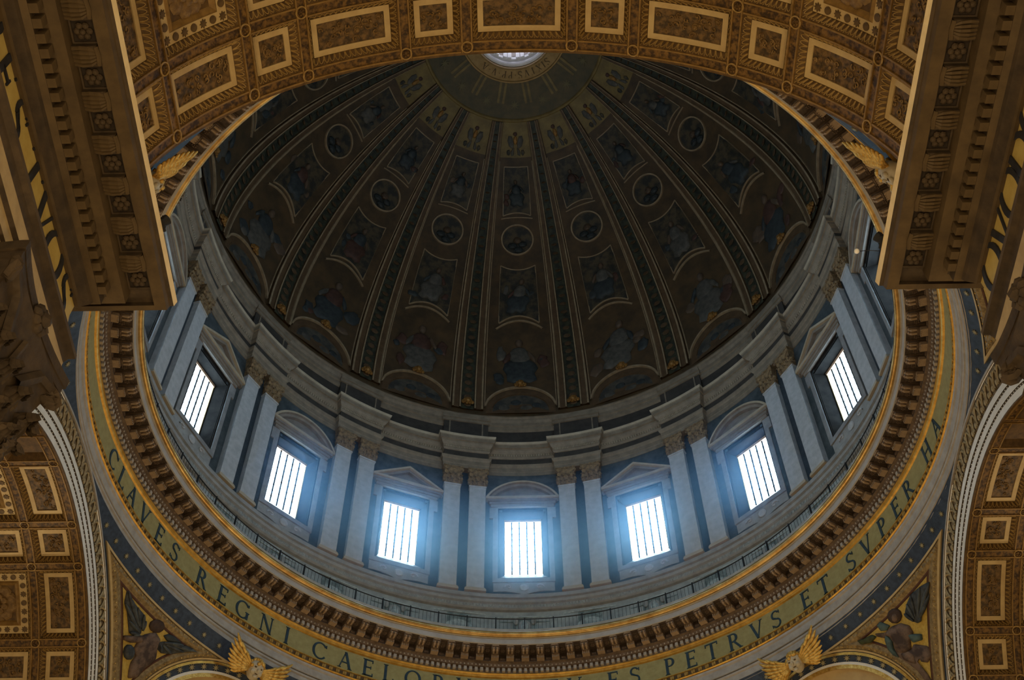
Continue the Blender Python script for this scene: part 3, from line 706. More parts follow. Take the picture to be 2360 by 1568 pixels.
# ---- drum wall with window openings
WR=21.05; GW,ZB,ZTW=1.30,57.48,62.66; ZSL=56.42; GWO=1.60
mb=MB()
lathe(mb,[(21.4,50.2),(21.2,50.2),(21.2,50.5),(21.12,50.55),(21.12,53.5)],mi=1)
lathe(mb,[(21.12,53.5),(20.95,53.54),(20.85,53.62),(20.85,53.9),(20.72,53.98),(20.68,54.08),(20.75,54.1),(20.75,54.25),(20.62,54.3),(20.62,54.6),(WR,54.62)],mi=2)
hw=math.degrees(math.asin(GWO/WR))
for k in range(16):
    c=22.5*k
    lathe(mb,[(WR,54.62),(WR,66.5)],c+hw,c+22.5-hw,12,0)
    lathe(mb,[(WR,54.62),(WR,ZSL)],c-hw,c+hw,4,0); lathe(mb,[(WR,ZTW),(WR,66.5)],c-hw,c+hw,4,0)
lathe(mb,[(21.9,50.2),(22.2,50.2),(22.2,56.5),(22.2,66.5)],mi=0)
drum=mb.build('wall_drum',['marble_dark','podium','marble_grey']); struct(drum,'round drum wall of dark marble with windows and pilasters','wall')
mb=MB()
for i in range(640):
    az=-180+360*i/640
    if abs(az)<112:
        a=Pz(az-0.22,20.84,53.66); b=Pz(az,20.82,53.86); c=Pz(az+0.22,20.84,53.66); mb.tube([a,b,c],0.025,3,0)
o=mb.build('wave_band','podium_relief',drum); o['kind']='stuff'
# dark marble strips between the paired pilasters, panels of the podium
st=MB(); st.box(-0.36,0.36,-0.06,0.05,54.66,66.4); STRIP=st.mesh('marble_strip','marble_strip')
pf=MB()      # framed podium panel with an arched picture
def frame_rect(mb,x0,x1,z0,z1,wd,y0,y1,mi=0):
    mb.box(x0,x1,y0,y1,z1-wd,z1,mi); mb.box(x0,x1,y0,y1,z0,z0+wd,mi); mb.box(x0,x0+wd,y0,y1,z0+wd,z1-wd,mi); mb.box(x1-wd,x1,y0,y1,z0+wd,z1-wd,mi)
frame_rect(pf,-1.75,1.75,50.6,53.3,0.10,-0.08,0.02,0)
pf.box(-1.62,1.62,-0.025,0.02,50.72,53.18,1)
arcp=[(1.0*cos(pi*k/12),51.7+0.95*sin(pi*k/12)) for k in range(13)]+[(-1.0,50.75),(1.0,50.75)]
pf.prism(arcp,-0.05,0.0,2)
for q in range(5): pf.ball((-0.6+0.3*q,-0.06,51.3+0.35*((q*7)%3)/2),0.16,0.06,0.3,7,5,2)
PANA=pf.mesh('podium_panel',['podium_relief','podium_panel','podium_relief'])
pf=MB()
frame_rect(pf,-2.15,2.15,50.6,53.1,0.09,-0.08,0.02,0); pf.box(-2.05,2.05,-0.025,0.02,50.7,53.0,1)
frame_rect(pf,-1.7,-0.65,51.0,52.7,0.07,-0.07,0.0,1); frame_rect(pf,0.65,1.7,51.0,52.7,0.07,-0.07,0.0,1)
pf.ball((0,-0.08,52.2),0.42,0.12,0.6,12,8,2); pf.ball((0,-0.16,52.2),0.26,0.12,0.4,10,7,0)
for s in (-1,1):
    pf.ball((s*0.55,-0.08,52.7),0.16,0.08,0.3,8,5,2); pf.ball((s*0.75,-0.07,51.6),0.25,0.08,0.28,8,5,0); pf.ball((s*1.3,-0.05,51.5),0.3,0.07,0.5,8,5,1)
PANB=pf.mesh('podium_panel',['podium_relief','podium_panel','marble_grey'])
for k in range(-5,6):
    if abs(22.5*k)<105: link('podium_panel',PANB,drum,FR(22.5*k,21.13,0))
for k in range(-5,5):
    link('podium_panel',PANA,drum,FR(22.5*k+11.25,21.13,0))
for k in range(-8,8): link('marble_strip',STRIP,drum,FR(22.5*k+11.25,WR,0))

# ---- leaf capital generator (front faces -y)
def leafplate(mb,px,py,pz,wd,h,out,ang,mi=0,fine=False):
    # acanthus leaf: base at p, facing direction ang (0 = -y), lobed edge, curling forward at the tip
    nr_,nc=(16,13) if fine else (6,7); rows=[]
    for i in range(nr_+1):
        t=i/nr_; lob=0.80+0.24*abs(math.sin(t*pi*(5 if fine else 3)))
        ww=wd*(0.72+0.36*math.sin(pi*min(1,t*1.1)))*(1-0.6*max(0,t-0.6)/0.4)*(lob if t>0.03 else 1)
        zz=h*(t if t<0.85 else 0.85-(t-0.85)*1.1); o=out*(0.10+0.25*t+1.7*max(0,t-0.5)**1.3)
        row=[]
        for j in range(nc):
            u=-1+2*j/(nc-1); vein=0.05*wd*math.cos(u*pi*(5 if fine else 3))
            fo=o-abs(u)**1.5*0.20*wd+vein+(0.05*wd*math.sin(t*pi*10)*abs(u) if fine else 0)
            x=u*ww*0.5; row.append((px+x*cos(ang)+fo*sin(ang),py+x*sin(ang)-fo*cos(ang),pz+zz-(0.10*h*abs(u)*t if fine else 0)))
        rows.append(row)
    mb.grid(rows,mi)
def capital(w_,h_,dep,nl=3,fine=False):
    mb=MB(); hb=h_*0.84; fl=0.16*w_
    rows=[]
    for t in (0,0.04,0.05,0.5,0.8,1.0):
        k=(0.03*w_ if t in (0.04,) else 0)+fl*0.75*t**2.2; x=w_/2+k; y=dep+k
        rows.append([(-x,0.1,hb*t),(-x,-y,hb*t),(x,-y,hb*t),(x,0.1,hb*t)])
    mb.grid(rows,0,True)
    # abacus with concave sides and horns
    ax=w_/2+fl; ay=dep+fl; pl=[]
    N=14
    for i in range(N+1):
        u=-1+2*i/N; pl.append((u*ax,-ay+0.30*fl*1.6*(1-u*u)))
    pl+= [(ax+0.0,-ay+0.12*w_*0.5),(ax-0.2*fl,0.1),(-ax+0.2*fl,0.1),(-ax,-ay+0.12*w_*0.5)]
    n=len(pl); z0,z1=hb,h_
    for za,zb,sc in ((hb,hb+(h_-hb)*0.45,0.965),(hb+(h_-hb)*0.45,h_,1.0)):
        vs=[(x*sc,y*sc if y<0 else y,za) for x,y in pl]+[(x*sc,y*sc if y<0 else y,zb) for x,y in pl]
        mb.add(vs,[tuple(range(n)),tuple(range(2*n-1,n-1,-1))]+[(i,(i+1)%n,n+(i+1)%n,n+i) for i in range(n)],0)
    # leaves: two rows on front and sides
    lw=w_/nl
    for row,(z0,hh,off,oo) in enumerate(((0.0,0.36*hb,0,0.20*w_*0.7),(0.12*hb,0.56*hb,0.5,0.24*w_*0.7))):
        for i in range(nl+(1 if row else 0)):
            x=-w_/2+(i+0.5-(0.5 if row else 0))*lw
            leafplate(mb,x,-dep-0.01,z0,lw*0.98,hh,oo,0,0,fine)
        for sg in (-1,1):
            leafplate(mb,sg*w_/2,-dep*0.45,z0,lw*0.9,hh,oo,sg*pi/2,0,fine)
            leafplate(mb,sg*w_/2,-dep,z0,lw*0.9,hh*1.02,oo*1.1,sg*pi/4,0,fine)
    # corner volutes and inner tendrils
    for sg in (-1,1):
        for q in range(2):
            pts=[]; R0=0.085*w_
            for i in range(15):
                t=i/14; a=t*3.4*pi; r=R0*(1-0.82*t); 
                pts.append((sg*(w_/2+fl*0.62+r*sin(a)*0.7)-(sg*q*0.03*w_),-(dep+fl*0.62+r*sin(a)*0.7),hb*0.90-R0*0.2+r*cos(a)))
            mb.tube([(sg*w_*0.18,-dep-0.05*w_,hb*0.55),(sg*w_*0.36,-dep-0.09*w_,hb*0.86)]+pts,[0.05*w_,0.05*w_]+[0.045*w_*(1-0.5*i/14) for i in range(15)],5,0)
    pts=[(0,-dep-0.04*w_,hb*0.5),(0,-dep-0.09*w_,hb*0.8)]
    mb.tube(pts,0.03*w_,5,0)
    # fleuron in the middle of the abacus
    yb=-ay+0.30*fl*1.6
    for i in range(8): mb.ball((0.085*w_*cos(i*pi/4),yb-0.02*w_,(hb+h_)/2-0.01*w_+0.085*w_*sin(i*pi/4)),0.055*w_,0.055*w_,0.055*w_,6,4,0)
    mb.ball((0,yb-0.04*w_,(hb+h_)/2),0.07*w_,0.08*w_,0.07*w_,7,5,0)
    return mb
# ---- pilasters of the drum
PF=20.6; PWD=1.14; PB=54.66
sh=MB(); d=WR-PF
sh.box(-PWD/2,PWD/2,-d,0.05,PB+0.32,64.62); sh.box(-PWD/2-0.05,PWD/2+0.05,-d-0.05,0.05,64.55,64.68)
SHAFT=sh.mesh('shaft','marble_light')
bs=MB(); bs.box(-PWD/2-0.13,PWD/2+0.13,-d-0.13,0.05,PB,PB+0.14); bs.box(-PWD/2-0.10,PWD/2+0.10,-d-0.10,0.05,PB+0.14,PB+0.24); bs.box(-PWD/2-0.05,PWD/2+0.05,-d-0.05,0.05,PB+0.24,PB+0.33)
PBASE=bs.mesh('base','entab_light')
CAPM=capital(PWD*0.98,1.78,d+0.02).mesh('capital','capital_gold')
WN={0:'the central window',-1:'the inner left gabled window',1:'the inner right gabled window',-2:'the left arched window',2:'the right arched window',-3:'the outer left gabled window',3:'the outer right gabled window',-4:'the half-hidden left window',4:'the half-hidden right window',-5:'the hidden left window',5:'the hidden right window'}
for k in range(-5,5):
    c=22.5*k+11.25
    for s in (-1,1):
        o=link('pilaster',SHAFT,None,FR(c+s*2.5,WR,0))
        a=WN[k] if s<0 else WN[k+1]; b=WN[k+1] if s<0 else WN[k]
        tag(o,'pale pilaster beside %s, toward %s'%(a,b),'pilaster','paired pilasters around the drum')
        link('capital',CAPM,o,Matrix.Translation((0,0,64.68))); link('base',PBASE,o)

# ---- windows
def window_parts(curved):
    P={}
    f=MB()
    y=-0.16
    # surround
    frame_rect(f,-2.05,2.05,55.9,63.30,0.34,-0.20,0.02,0); frame_rect(f,-1.75,1.75,56.2,63.0,0.13,-0.12,0.02,1)
    f.box(-1.62,1.62,-0.05,0.02,62.66,62.98,1)
    f.box(-2.3,-2.03,-0.2,0.02,61.9,62.95,0); f.box(2.03,2.3,-0.2,0.02,61.9,62.95,0)        # ears
    # reveals
    x,xo,ya,yb=GW,GWO,-0.04,0.86
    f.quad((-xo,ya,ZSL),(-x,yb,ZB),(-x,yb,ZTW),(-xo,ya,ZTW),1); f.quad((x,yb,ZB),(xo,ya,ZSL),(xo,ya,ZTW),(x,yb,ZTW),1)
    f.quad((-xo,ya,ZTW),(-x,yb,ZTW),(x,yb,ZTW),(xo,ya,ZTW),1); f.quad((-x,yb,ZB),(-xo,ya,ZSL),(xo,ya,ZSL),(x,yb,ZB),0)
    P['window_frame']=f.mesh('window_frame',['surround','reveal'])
    a=MB()   # apron below the sill with scrolled lower edge
    pl=[(-2.0,55.95)]+[(-2.0+4.0*i/20,55.15-0.30*math.sin(pi*i/20)+0.20*abs(math.sin(2*pi*i/20))) for i in range(21)]+[(2.0,55.95)]
    a.prism(pl,-0.10,0.02,0)
    for s in (-1,1):
        a.tube([(s*(1.0+0.3*cos(t*0.7)*(1-t/9)),-0.13,55.5+0.25*sin(t*0.7)*(1-t/9)) for t in range(9)],0.06,5,1)
    a.ball((0,-0.14,55.45),0.32,0.08,0.3,8,5,1)
    P['apron']=a.mesh('apron',['marble_grey','marble_light'])
    p=MB(); W2=2.55
    p.box(-2.2,2.2,-0.30,0.02,62.95,63.2,0); p.box(-2.3,2.3,-0.36,0.02,63.2,63.42,0); p.box(-2.42,2.42,-0.46,0.02,63.42,63.6,0); p.box(-W2,W2,-0.56,0.02,63.6,63.78,1)
    if curved:
        cz=63.75; hgt=1.6; R=(W2*W2+hgt*hgt)/(2*hgt); zc=cz+hgt-R; an=math.asin(W2/R); N=20
        def arc(r,yy): return [(r*sin(-an+2*an*i/N),yy,zc+r*cos(-an+2*an*i/N)) for i in range(N+1)]
        p.grid([arc(R,0.02),arc(R,-0.58),arc(R-0.16,-0.58)],1)
        p.grid([arc(R-0.16,-0.58),arc(R-0.18,-0.42),arc(R-0.36,-0.38),arc(R-0.38,-0.16)],0)
        ty=[(x,z) for x,_,z in arc(R-0.3,0)]; p.prism([q for q in ty if q[1]>63.7]+[(2.1,63.7),(-2.1,63.7)],-0.14,0,2)
        p.ball((0,-0.16,64.25),0.7,0.08,0.35,10,6,2)
    else:
        H=1.55; 
        for s in (-1,1):
            for (o0,o1,y0) in ((0,0.18,-0.58),(0.18,0.40,-0.40)):
                A=(s*W2,63.78-o0*1.1); B=(0,63.78+H-o0*1.1); C=(0,63.78+H-o1*1.1); D=(s*W2,63.78-o1*1.1)
                q=[A,B,C,D] if s<0 else [B,A,D,C]
                p.prism(q,y0,0.02,1 if o0==0 else 0)
        p.prism([(-2.3,63.7),(2.3,63.7),(0,63.78+H-0.35)],-0.14,0,2)
    P['pediment']=p.mesh('pediment',['pediment_stone','entab_light','pediment_stone'])
    return P
WPC,WPT=window_parts(True),window_parts(False)
pane=MB(); pw=2*GW/5; nrow=9; ph=(ZTW-0.22-ZB)/nrow
pane.box(-pw/2+0.015,pw/2-0.015,0,0.02,ZB,ZTW-0.2); PANE=pane.mesh('pane','daylight')
br=MB(); br.box(-0.05,0.05,-0.05,0.01,ZB,ZTW-0.2)
for q in range(1,nrow): br.box(-0.065,0.065,-0.055,0.015,ZB+q*ph-0.03,ZB+q*ph+0.03)
BAR=br.mesh('glazing_bar','lead')
cb=MB()
for q in range(1,nrow): cb.box(-GW,GW,-0.012,0.005,ZB+q*ph-0.009,ZB+q*ph+0.009)
CBAR=cb.mesh('cross_bar','lead')
lt=MB(); lt.box(-GW,GW,-0.08,0.05,ZTW-0.2,ZTW,0); LINT=lt.mesh('lintel','lintel_wood')
jb=MB(); jb.box(-GW,-GW+0.05,-0.06,0.03,ZB,ZTW-0.2); jb.box(GW-0.05,GW,-0.06,0.03,ZB,ZTW-0.2); JAMB=jb.mesh('jamb','coffer_cream')
WL={0:'bright central window under an arched pediment',-1:'bright window under a gabled pediment, first left of centre',1:'bright window under a gabled pediment, first right of centre',-2:'bright window under an arched pediment, second left of centre',2:'bright window under an arched pediment, second right of centre',-3:'tilted bright window under a gabled pediment at far left',3:'tilted bright window under a gabled pediment at far right',-4:'drum window mostly hidden behind the left entablature',4:'drum window mostly hidden behind the right entablature'}
for n,k in enumerate([0,-1,1,-2,2,-3,3,-4,4,-5,5,-6,6,-7,7,8]):
    we=empty('window_%d'%(n+1),FR(22.5*k,WR,0))
    struct(we,WL.get(k,'drum window on the near side, hidden behind the nave vault'),'window')
    if k not in WL: we['group']='drum windows hidden by the nave vault'
    parts=WPC if k%2==0 else WPT
    for nm in ('window_frame','apron','pediment'): link(nm,parts[nm],we)
    T=Matrix.Translation
    for q in range(5): link('pane',PANE,we,T((-GW+pw*(q+.5),21.88-WR,0)))
    for q in range(1,5): link('glazing_bar',BAR,we,T((-GW+pw*q,21.86-WR,0)))
    link('cross_bar',CBAR,we,T((0,21.87-WR,0))); link('lintel',LINT,we,T((0,21.83-WR,0))); link('jamb',JAMB,we,T((0,21.85-WR,0)))

# ---- entablature of the drum (trim_2): recessed runs and blocks over each pilaster pair
EP=[(0.0,66.46),(0.04,66.46),(0.04,66.8),(0.08,66.84),(0.08,67.22),(0.16,67.3),(0.2,67.42),(0.22,67.5),(0.0,67.52),(0.0,68.28),(0.05,68.3),(0.12,68.42),(0.12,68.72),(0.2,68.8),(0.3,68.95),(0.32,69.08),(0.42,69.1),(0.42,69.4),(0.47,69.46),(0.52,69.66),(0.50,69.7),(-0.8,69.72)]
EM=[0,0,0,0,0,0,0,0,1,0,0,0,0,0,0,0,2,2,3,3,2]
mb=MB()
for i in range(len(EP)-1):
    (d0,z0),(d1,z1)=EP[i],EP[i+1]; lathe(mb,[(WR-d0,z0),(WR-d1,z1)],mi={0:0,1:1,2:0,3:2}[EM[i]])
en=mb.build('trim_2',['entab','attic','entab_light']); struct(en,'stepped stone entablature running above the drum pilasters','entablature')
def block():
    mb=MB(); F=0.45; RB=20.6; rows=[]
    def pt(d,z,u,dd): return None
    N=8
    for i in range(len(EP)-1):
        mi={0:0,1:1,2:0,3:2}[EM[i]]; (d0,z0),(d1,z1)=EP[i],EP[i+1]
        def row(dd,z):
            h=4.55+math.degrees(max(dd,-0.1)/20.6); r=WR-F-dd; out=[]
            back=WR-max(dd,0)+0.02
            A=[-h+2*h*j/N for j in range(N+1)]
            out.append((back*sin(rad(-h)),back*cos(rad(-h))-WR,z))
            for a in A: out.append((r*sin(rad(a)),r*cos(rad(a))-WR,z))
            out.append((back*sin(rad(h)),back*cos(rad(h))-WR,z)); return out
        mb.grid([row(d0,z0),row(d1,z1)],mi)
        if i==0: mb.add(row(d0,z0),[tuple(range(N+3))],0)
    # dentil-like leaf row under the corona
    for j in range(28):
        a=-4.5+9*j/27; r=WR-F-0.14; mb.ball((r*sin(rad(a)),r*cos(rad(a))-WR,68.58),0.045,0.05,0.12,4,3,2)
    return mb.mesh('entablature_block',['entab','attic','entab_light'])
BLK=block()
for k in range(-8,8): link('entablature_block',BLK,en,FR(22.5*k+11.25,WR,0))
mb=MB()
for i in range(720):
    az=-180+360*i/720
    if abs(az)<115: mb.ball(Pz(az,WR-0.14,68.58),0.045,0.05,0.12,4,3,0)
o=mb.build('leaf_row','entab_light',en); o['kind']='stuff'
# ---- attic and springing moulding
mb=MB(); lathe(mb,[(21.85,69.72),(21.75,69.8),(21.75,72.3)],mi=0)
lathe(mb,[(21.75,72.3),(21.6,72.4),(21.6,72.75),(21.5,72.8),(21.5,73.1),(21.36,73.25),(21.33,73.45),(21.25,73.5),(21.25,73.75)],mi=1)
at=mb.build('wall_attic',['attic','entab']); struct(at,'dark attic band between the drum cornice and the dome mosaics','wall')
ab=MB(); ab.box(-1.7,1.7,-0.2,0.05,70.2,73.4,0); ab.box(-1.8,1.8,-0.3,0.05,72.7,73.0,1); ab.box(-1.8,1.8,-0.38,0.05,73.0,73.5,1)
for s in (-1,1): ab.box(s*1.25-0.05,s*1.25+0.05,-0.26,0,70.2,72.7,1)
ABK=ab.mesh('attic_pedestal',['attic','entab'])
for k in range(-6,6): link('attic_pedestal',ABK,at,FR(22.5*k+11.25,21.6,0))

# ---- dome
ZS=[73.6+(97.62-73.6)*(1-(1-i/48)**1.35) for i in range(49)]
mb=MB(); n=160
mb.grid([[DP(-180+360*i/n,z) for z in ZS] for i in range(n+1)],0)
mb.grid([[Pz(-180+360*i/48,r,z) for r,z in ((22.0,73.6),(22.0,80),(20,88),(14,97),(8,101),(3.6,103))] for i in range(49)],0)
dome=mb.build('ceiling_dome','dome_field',None,True); struct(dome,'great ribbed dome with dark gold mosaics radiating from the oculus','dome')
# ribs
def dome_strip(mb,sec,mis,z0,z1,n=40,s=1.0):
    # sec: list of (d_az, height); strip swept up the dome
    rows=[]
    for i in range(n+1):
        z=z0+(z1-z0)*(1-(1-i/n)**1.35); rows.append([DP(a,z,h) for a,h in sec])
    for j in range(len(sec)-1): mb.grid([[r[j],r[j+1]] for r in rows],mis[j])
    return mb
def unturn(mb): 
    c,s_=cos(DTH),sin(DTH); mb.v=[(x*c-y*s_,x*s_+y*c,z) for x,y,z in mb.v]; return mb     # back to az 0 frame of the object
SEC=[(-3.35,0),(-3.3,0.26),(-2.95,0.30),(-2.85,0.22),(-1.85,0.22),(-1.75,0.30),(-1.45,0.30),(-1.35,0.16),(1.35,0.16),(1.45,0.30),(1.75,0.30),(1.85,0.22),(2.85,0.22),(2.95,0.30),(3.3,0.26),(3.35,0)]
SM=[1,0,0,1,1,0,1,2,1,0,1,1,0,0,1]
rb=MB(); dome_strip(rb,SEC,SM,74.0,97.55)
for i in range(34):      # roundels of ornament along the groove
    z=74.6+(97.2-74.6)*(1-(1-i/34)**1.35); p=DP(0,z,0.2); rb.ball(p,0.06+0.012*(prof_r(z)),0.05,0.06+0.012*(prof_r(z)),6,4,1)
RIB=unturn(rb).mesh('rib',['dome_line','dome_brown','dome_green'])
hd=MB()
for i in range(7): hd.ball((0.24*cos(i*2*pi/7),-0.28,0.3*sin(i*2*pi/7)),0.14,0.12,0.14,6,4,0)
hd.ball((0,-0.36,0),0.24,0.2,0.28,9,6,0); hd.ball((0,-0.55,0),0.05,0.06,0.08,5,4,0)
for s in (-1,1): hd.ball((s*0.36,-0.25,-0.12),0.16,0.1,0.22,6,4,0)
HEAD=hd.mesh('gilded_head','gold_dark')
Z90=Matrix.Rotation
for k in range(-6,6):
    c=22.5*k+11.25; r=link('rib',RIB,dome,FR(c)); link('gilded_head',HEAD,r,Matrix.Translation((0,prof_r(74.8)-0.1,74.8)))
# panel frames, built for bay 0 and turned to each bay
def ribbon(mb,pts,wd,h,mi=0,closed=False):
    # pts (az,z): raised fillet of width wd along a path on the dome
    Q=[Vector(DP(a,z,0)) for a,z in pts]; n=len(Q); rows=[]
    for i in range(n):
        a=Q[i-1] if (i or closed) else Q[0]; b=Q[(i+1)%n] if (i<n-1 or closed) else Q[-1]
        d=(b-a).normalized(); az,z=pts[i]; r=prof_r(z); nr=Vector(DP(az,z,1))-Vector(DP(az,z,0)); u=nr.cross(d).normalized()
        rows.append([tuple(Q[i]+u*(s*wd/2)+nr*hh) for s,hh in ((-1,0),(-0.7,h),(0.7,h),(1,0))])
    if closed: rows.append(rows[0])
    mb.grid(rows,mi)
def seg(a,b,n=8): return [(a[0]+(b[0]-a[0])*i/n,a[1]+(b[1]-a[1])*i/n) for i in range(n+1)]
def fillpoly(mb,pts,off,mi=0):
    n=len(pts); ca=sum(p[0] for p in pts)/n; cz=sum(p[1] for p in pts)/n
    rows=[[DP(ca+(a-ca)*k,cz+(z-cz)*k,off) for a,z in pts] for k in (1,0.66,0.33)]
    mb.grid(rows,mi,True); mb.add(rows[-1],[tuple(range(n))],mi)
# lunette
lun=[(-7.55+15.1*i/24,74.35+2.85*math.sqrt(max(0,1-((-7.55+15.1*i/24)/7.6)**2))) for i in range(25)]
q=MB(); ribbon(q,lun,0.2,0.16,0); ribbon(q,[(a*0.8,74.35+(z-74.35)*0.72) for a,z in lun],0.10,0.08,1)
fillpoly(q,[(a*0.97,74.2+(z-74.35)*0.97) for a,z in lun]+[(7.3,73.8),(-7.3,73.8)],0.03,2); fillpoly(q,[(a*0.78,74.2+(z-74.35)*0.70) for a,z in lun]+[(5.9,73.9),(-5.9,73.9)],0.06,3)
q2=MB.ball
for i,(a,z,rr) in enumerate(((-3.5,74.6,0.5),(1.2,74.5,0.6),(-1,75.3,0.45),(3.4,74.9,0.4))): q.ball(DP(a,z,0.05),rr,0.12,rr*0.8,8,5,4 if i in (0,1) else 5)
LUN=unturn(q).mesh('lunette',['dome_line','dome_brown','dome_brown','dome_lunette','robe_white','robe_blue'])
q=MB()
for s in (-1,1): ribbon(q,seg((s*7.6,74.6),(s*7.6,95.8),40),0.11,0.10,0)
ribbon(q,[(a,83.45+0.85*(1-(a/5.6)**2)) for a in [-5.6+11.2*i/16 for i in range(17)]],0.16,0.12,0)
EDGE=unturn(q).mesh('arch_fillet','dome_line')
tr=[(-4.95+9.9*i/12,84.0+0.75*(1-((-4.95+9.9*i/12)/4.95)**2)) for i in range(13)]
tp=[(4.95-9.9*i/12,88.75+0.3*(((4.95-9.9*i/12)/4.95)**2)) for i in range(13)]
q=MB(); ribbon(q,tr,0.12,0.10); ribbon(q,tp,0.10,0.09); ribbon(q,seg((4.95,84.0),(4.95,89.05)),0.10,0.09); ribbon(q,seg((-4.95,84.0),(-4.95,89.05)),0.10,0.09)
fillpoly(q,tr+tp,0.02,1)
TRAP=unturn(q).mesh('lower_picture_frame',['dome_line','dome_pic'])
rm=1.36
def medpt(t,r): 
    z=91.0; rr=prof_r(z); sl=(z-PZ)/PR      # slope along the meridian
    dz=r*cos(t)*math.cos(math.asin(sl)); return (math.degrees(r*sin(t)/prof_r(91.0+dz)),91.0+dz)
q=MB(); ribbon(q,[medpt(2*pi*i/40,rm) for i in range(40)],0.16,0.14,0,True); fillpoly(q,[medpt(2*pi*i/24,rm*0.93) for i in range(24)],0.03,1)
q.ball(DP(0,91.0,0.05),0.36,0.25,0.42,8,6,2)
for a,z in ((-1.6,90.6),(1.6,90.7),(0.3,90.3)): q.ball(DP(a,z,0.05),0.42,0.25,0.35,8,5,3)
MED=unturn(q).mesh('medallion',['dome_line','dome_pic','skin_dark','robe_blue'])
q=MB(); bt=[(-4.86+9.72*i/10,92.65+0.22*(1-((-4.86+9.72*i/10)/4.86)**2)) for i in range(11)]
tpp=[(5.35-10.7*i/10,95.53) for i in range(11)]
ribbon(q,bt,0.10,0.09); ribbon(q,tpp,0.10,0.09); ribbon(q,seg((4.86,92.65),(5.35,95.53)),0.09,0.09); ribbon(q,seg((-4.86,92.65),(-5.35,95.53)),0.09,0.09); fillpoly(q,bt+tpp,0.02,1)
ribbon(q,[(a,92.45-0.0+0.12*(1-(a/5.4)**2)) for a in [-5.4+10.8*i/12 for i in range(13)]],0.10,0.09)
RECT=unturn(q).mesh('upper_picture_frame',['dome_line','dome_pic'])
def drelief(q,pts,h,mi):
    n=len(pts); ca=sum(p[0] for p in pts)/n; cz=sum(p[1] for p in pts)/n
    rows=[[DP(ca+(a-ca)*k,cz+(z-cz)*k,0.03+o*h) for a,z in pts] for k,o in ((1,0),(0.93,0.5),(0.7,0.85),(0.35,1.0))]
    q.grid(rows,mi,True); q.add(rows[-1],[tuple(range(n))],mi)
def blob(R,cx,cz,rx,rz,n=11,j=0.22): return [(cx+rx*cos(2*pi*i/n)*R.uniform(1-j,1+j),cz+rz*sin(2*pi*i/n)*R.uniform(1-j,1+j)) for i in range(n)]
q=MB(); dome_strip(q,[(-7.6,0.02),(0,0.02),(7.6,0.02)],[0,0],96.0,97.58,8)
R_=random.Random(5)
for sg_ in (-1,1):
    drelief(q,[(sg_*0.9,96.72),(sg_*2.0,97.0),(sg_*3.9,97.02),(sg_*4.4,96.8),(sg_*3.4,96.55),(sg_*2.0,96.45),(sg_*1.0,96.5)],0.10,2)
    drelief(q,[(sg_*0.6,96.5),(sg_*1.6,96.45),(sg_*2.6,96.25),(sg_*2.2,96.08),(sg_*0.9,96.15)],0.10,2)
    drelief(q,blob(R_,sg_*3.6,96.25,0.9,0.14),0.08,3)
drelief(q,[(1.15*cos(2*pi*i/10),96.82+0.2*sin(2*pi*i/10)) for i in range(10)],0.14,1)
drelief(q,blob(R_,0,97.1,1.3,0.09),0.10,4)
TOPF=unturn(q).mesh('cherub_field',['dome_gold_flare','gold_dark','robe_white','dome_pic','robe_red'])
TORSO=[(-0.55,0.0),(-0.75,0.5),(-0.7,1.1),(-0.45,1.45),(-0.15,1.55),(0.15,1.55),(0.45,1.45),(0.72,1.05),(0.75,0.5),(0.55,0.0),(0,-0.15)]
SKIRT=[(-0.7,0.35),(-1.15,0.0),(-1.3,-0.5),(-1.0,-1.0),(-1.15,-1.7),(-0.6,-2.0),(-0.1,-1.75),(0.35,-2.05),(0.95,-1.8),(0.95,-1.1),(1.25,-0.55),(1.05,0.05),(0.6,0.35)]
ARM=[(-0.6,1.2),(-0.95,0.9),(-1.25,0.3),(-1.1,0.05),(-0.85,0.35),(-0.55,0.75)]
def figure(seed,zc_=79.9,sc=1.12,extra=5):
    R=random.Random(seed); q=MB(); fl=R.choice((-1,1)); ln=R.uniform(-0.25,0.25); dg=math.degrees(1/prof_r(zc_))
    def T(P,dx=0,dz=0,m=1): return [((m*fl*x+dx+ln*y)*sc*dg*R.uniform(0.95,1.05),zc_+(y+dz)*sc*math.cos(math.asin((zc_-PZ)/PR))) for x,y in P]
    for i in range(extra):
        sgn=R.choice((-1,1)); drelief(q,T(blob(R,sgn*R.uniform(1.3,1.9),R.uniform(-1.9,0.9),R.uniform(0.3,0.6),R.uniform(0.3,0.7))),0.12,R.choice((0,1,1,2,3)))
    drelief(q,T(SKIRT),0.22,R.choice((0,0,1,1,2))); drelief(q,T(TORSO),0.26,R.choice((1,2,0))); drelief(q,T(ARM),0.2,R.choice((0,1,3))); drelief(q,T(ARM,m=-1,dz=R.uniform(-0.2,0.4)),0.2,R.choice((1,2,3)))
    drelief(q,T([(0.3*cos(2*pi*i/10),1.95+0.36*sin(2*pi*i/10)) for i in range(10)]),0.24,3)
    return unturn(q).mesh('mosaic_figure',['robe_white','robe_blue','robe_red','skin_dark'],True)
def figure2(seed,zc_,sc): return figure(seed,zc_,sc,2)
for k in range(-5,6):
    F=FR(22.5*k)
    for nm,me in (('lunette',LUN),('arch_fillet',EDGE),('lower_picture_frame',TRAP),('medallion',MED),('upper_picture_frame',RECT),('cherub_field',TOPF)): 
        o=link(nm,me,dome,F)
        if nm=='lunette': link('gilded_head',HEAD,o,Matrix.Translation((0,prof_r(77.4)-0.05,77.35)))
    # figures share the turned frame (meshes are unturned, so rotate by azimuth)
    link('mosaic_figure',figure(100+k),dome,F); link('mosaic_figure',figure2(200+k,86.4,0.78),dome,F); link('mosaic_figure',figure2(300+k,94.0,0.55),dome,F)

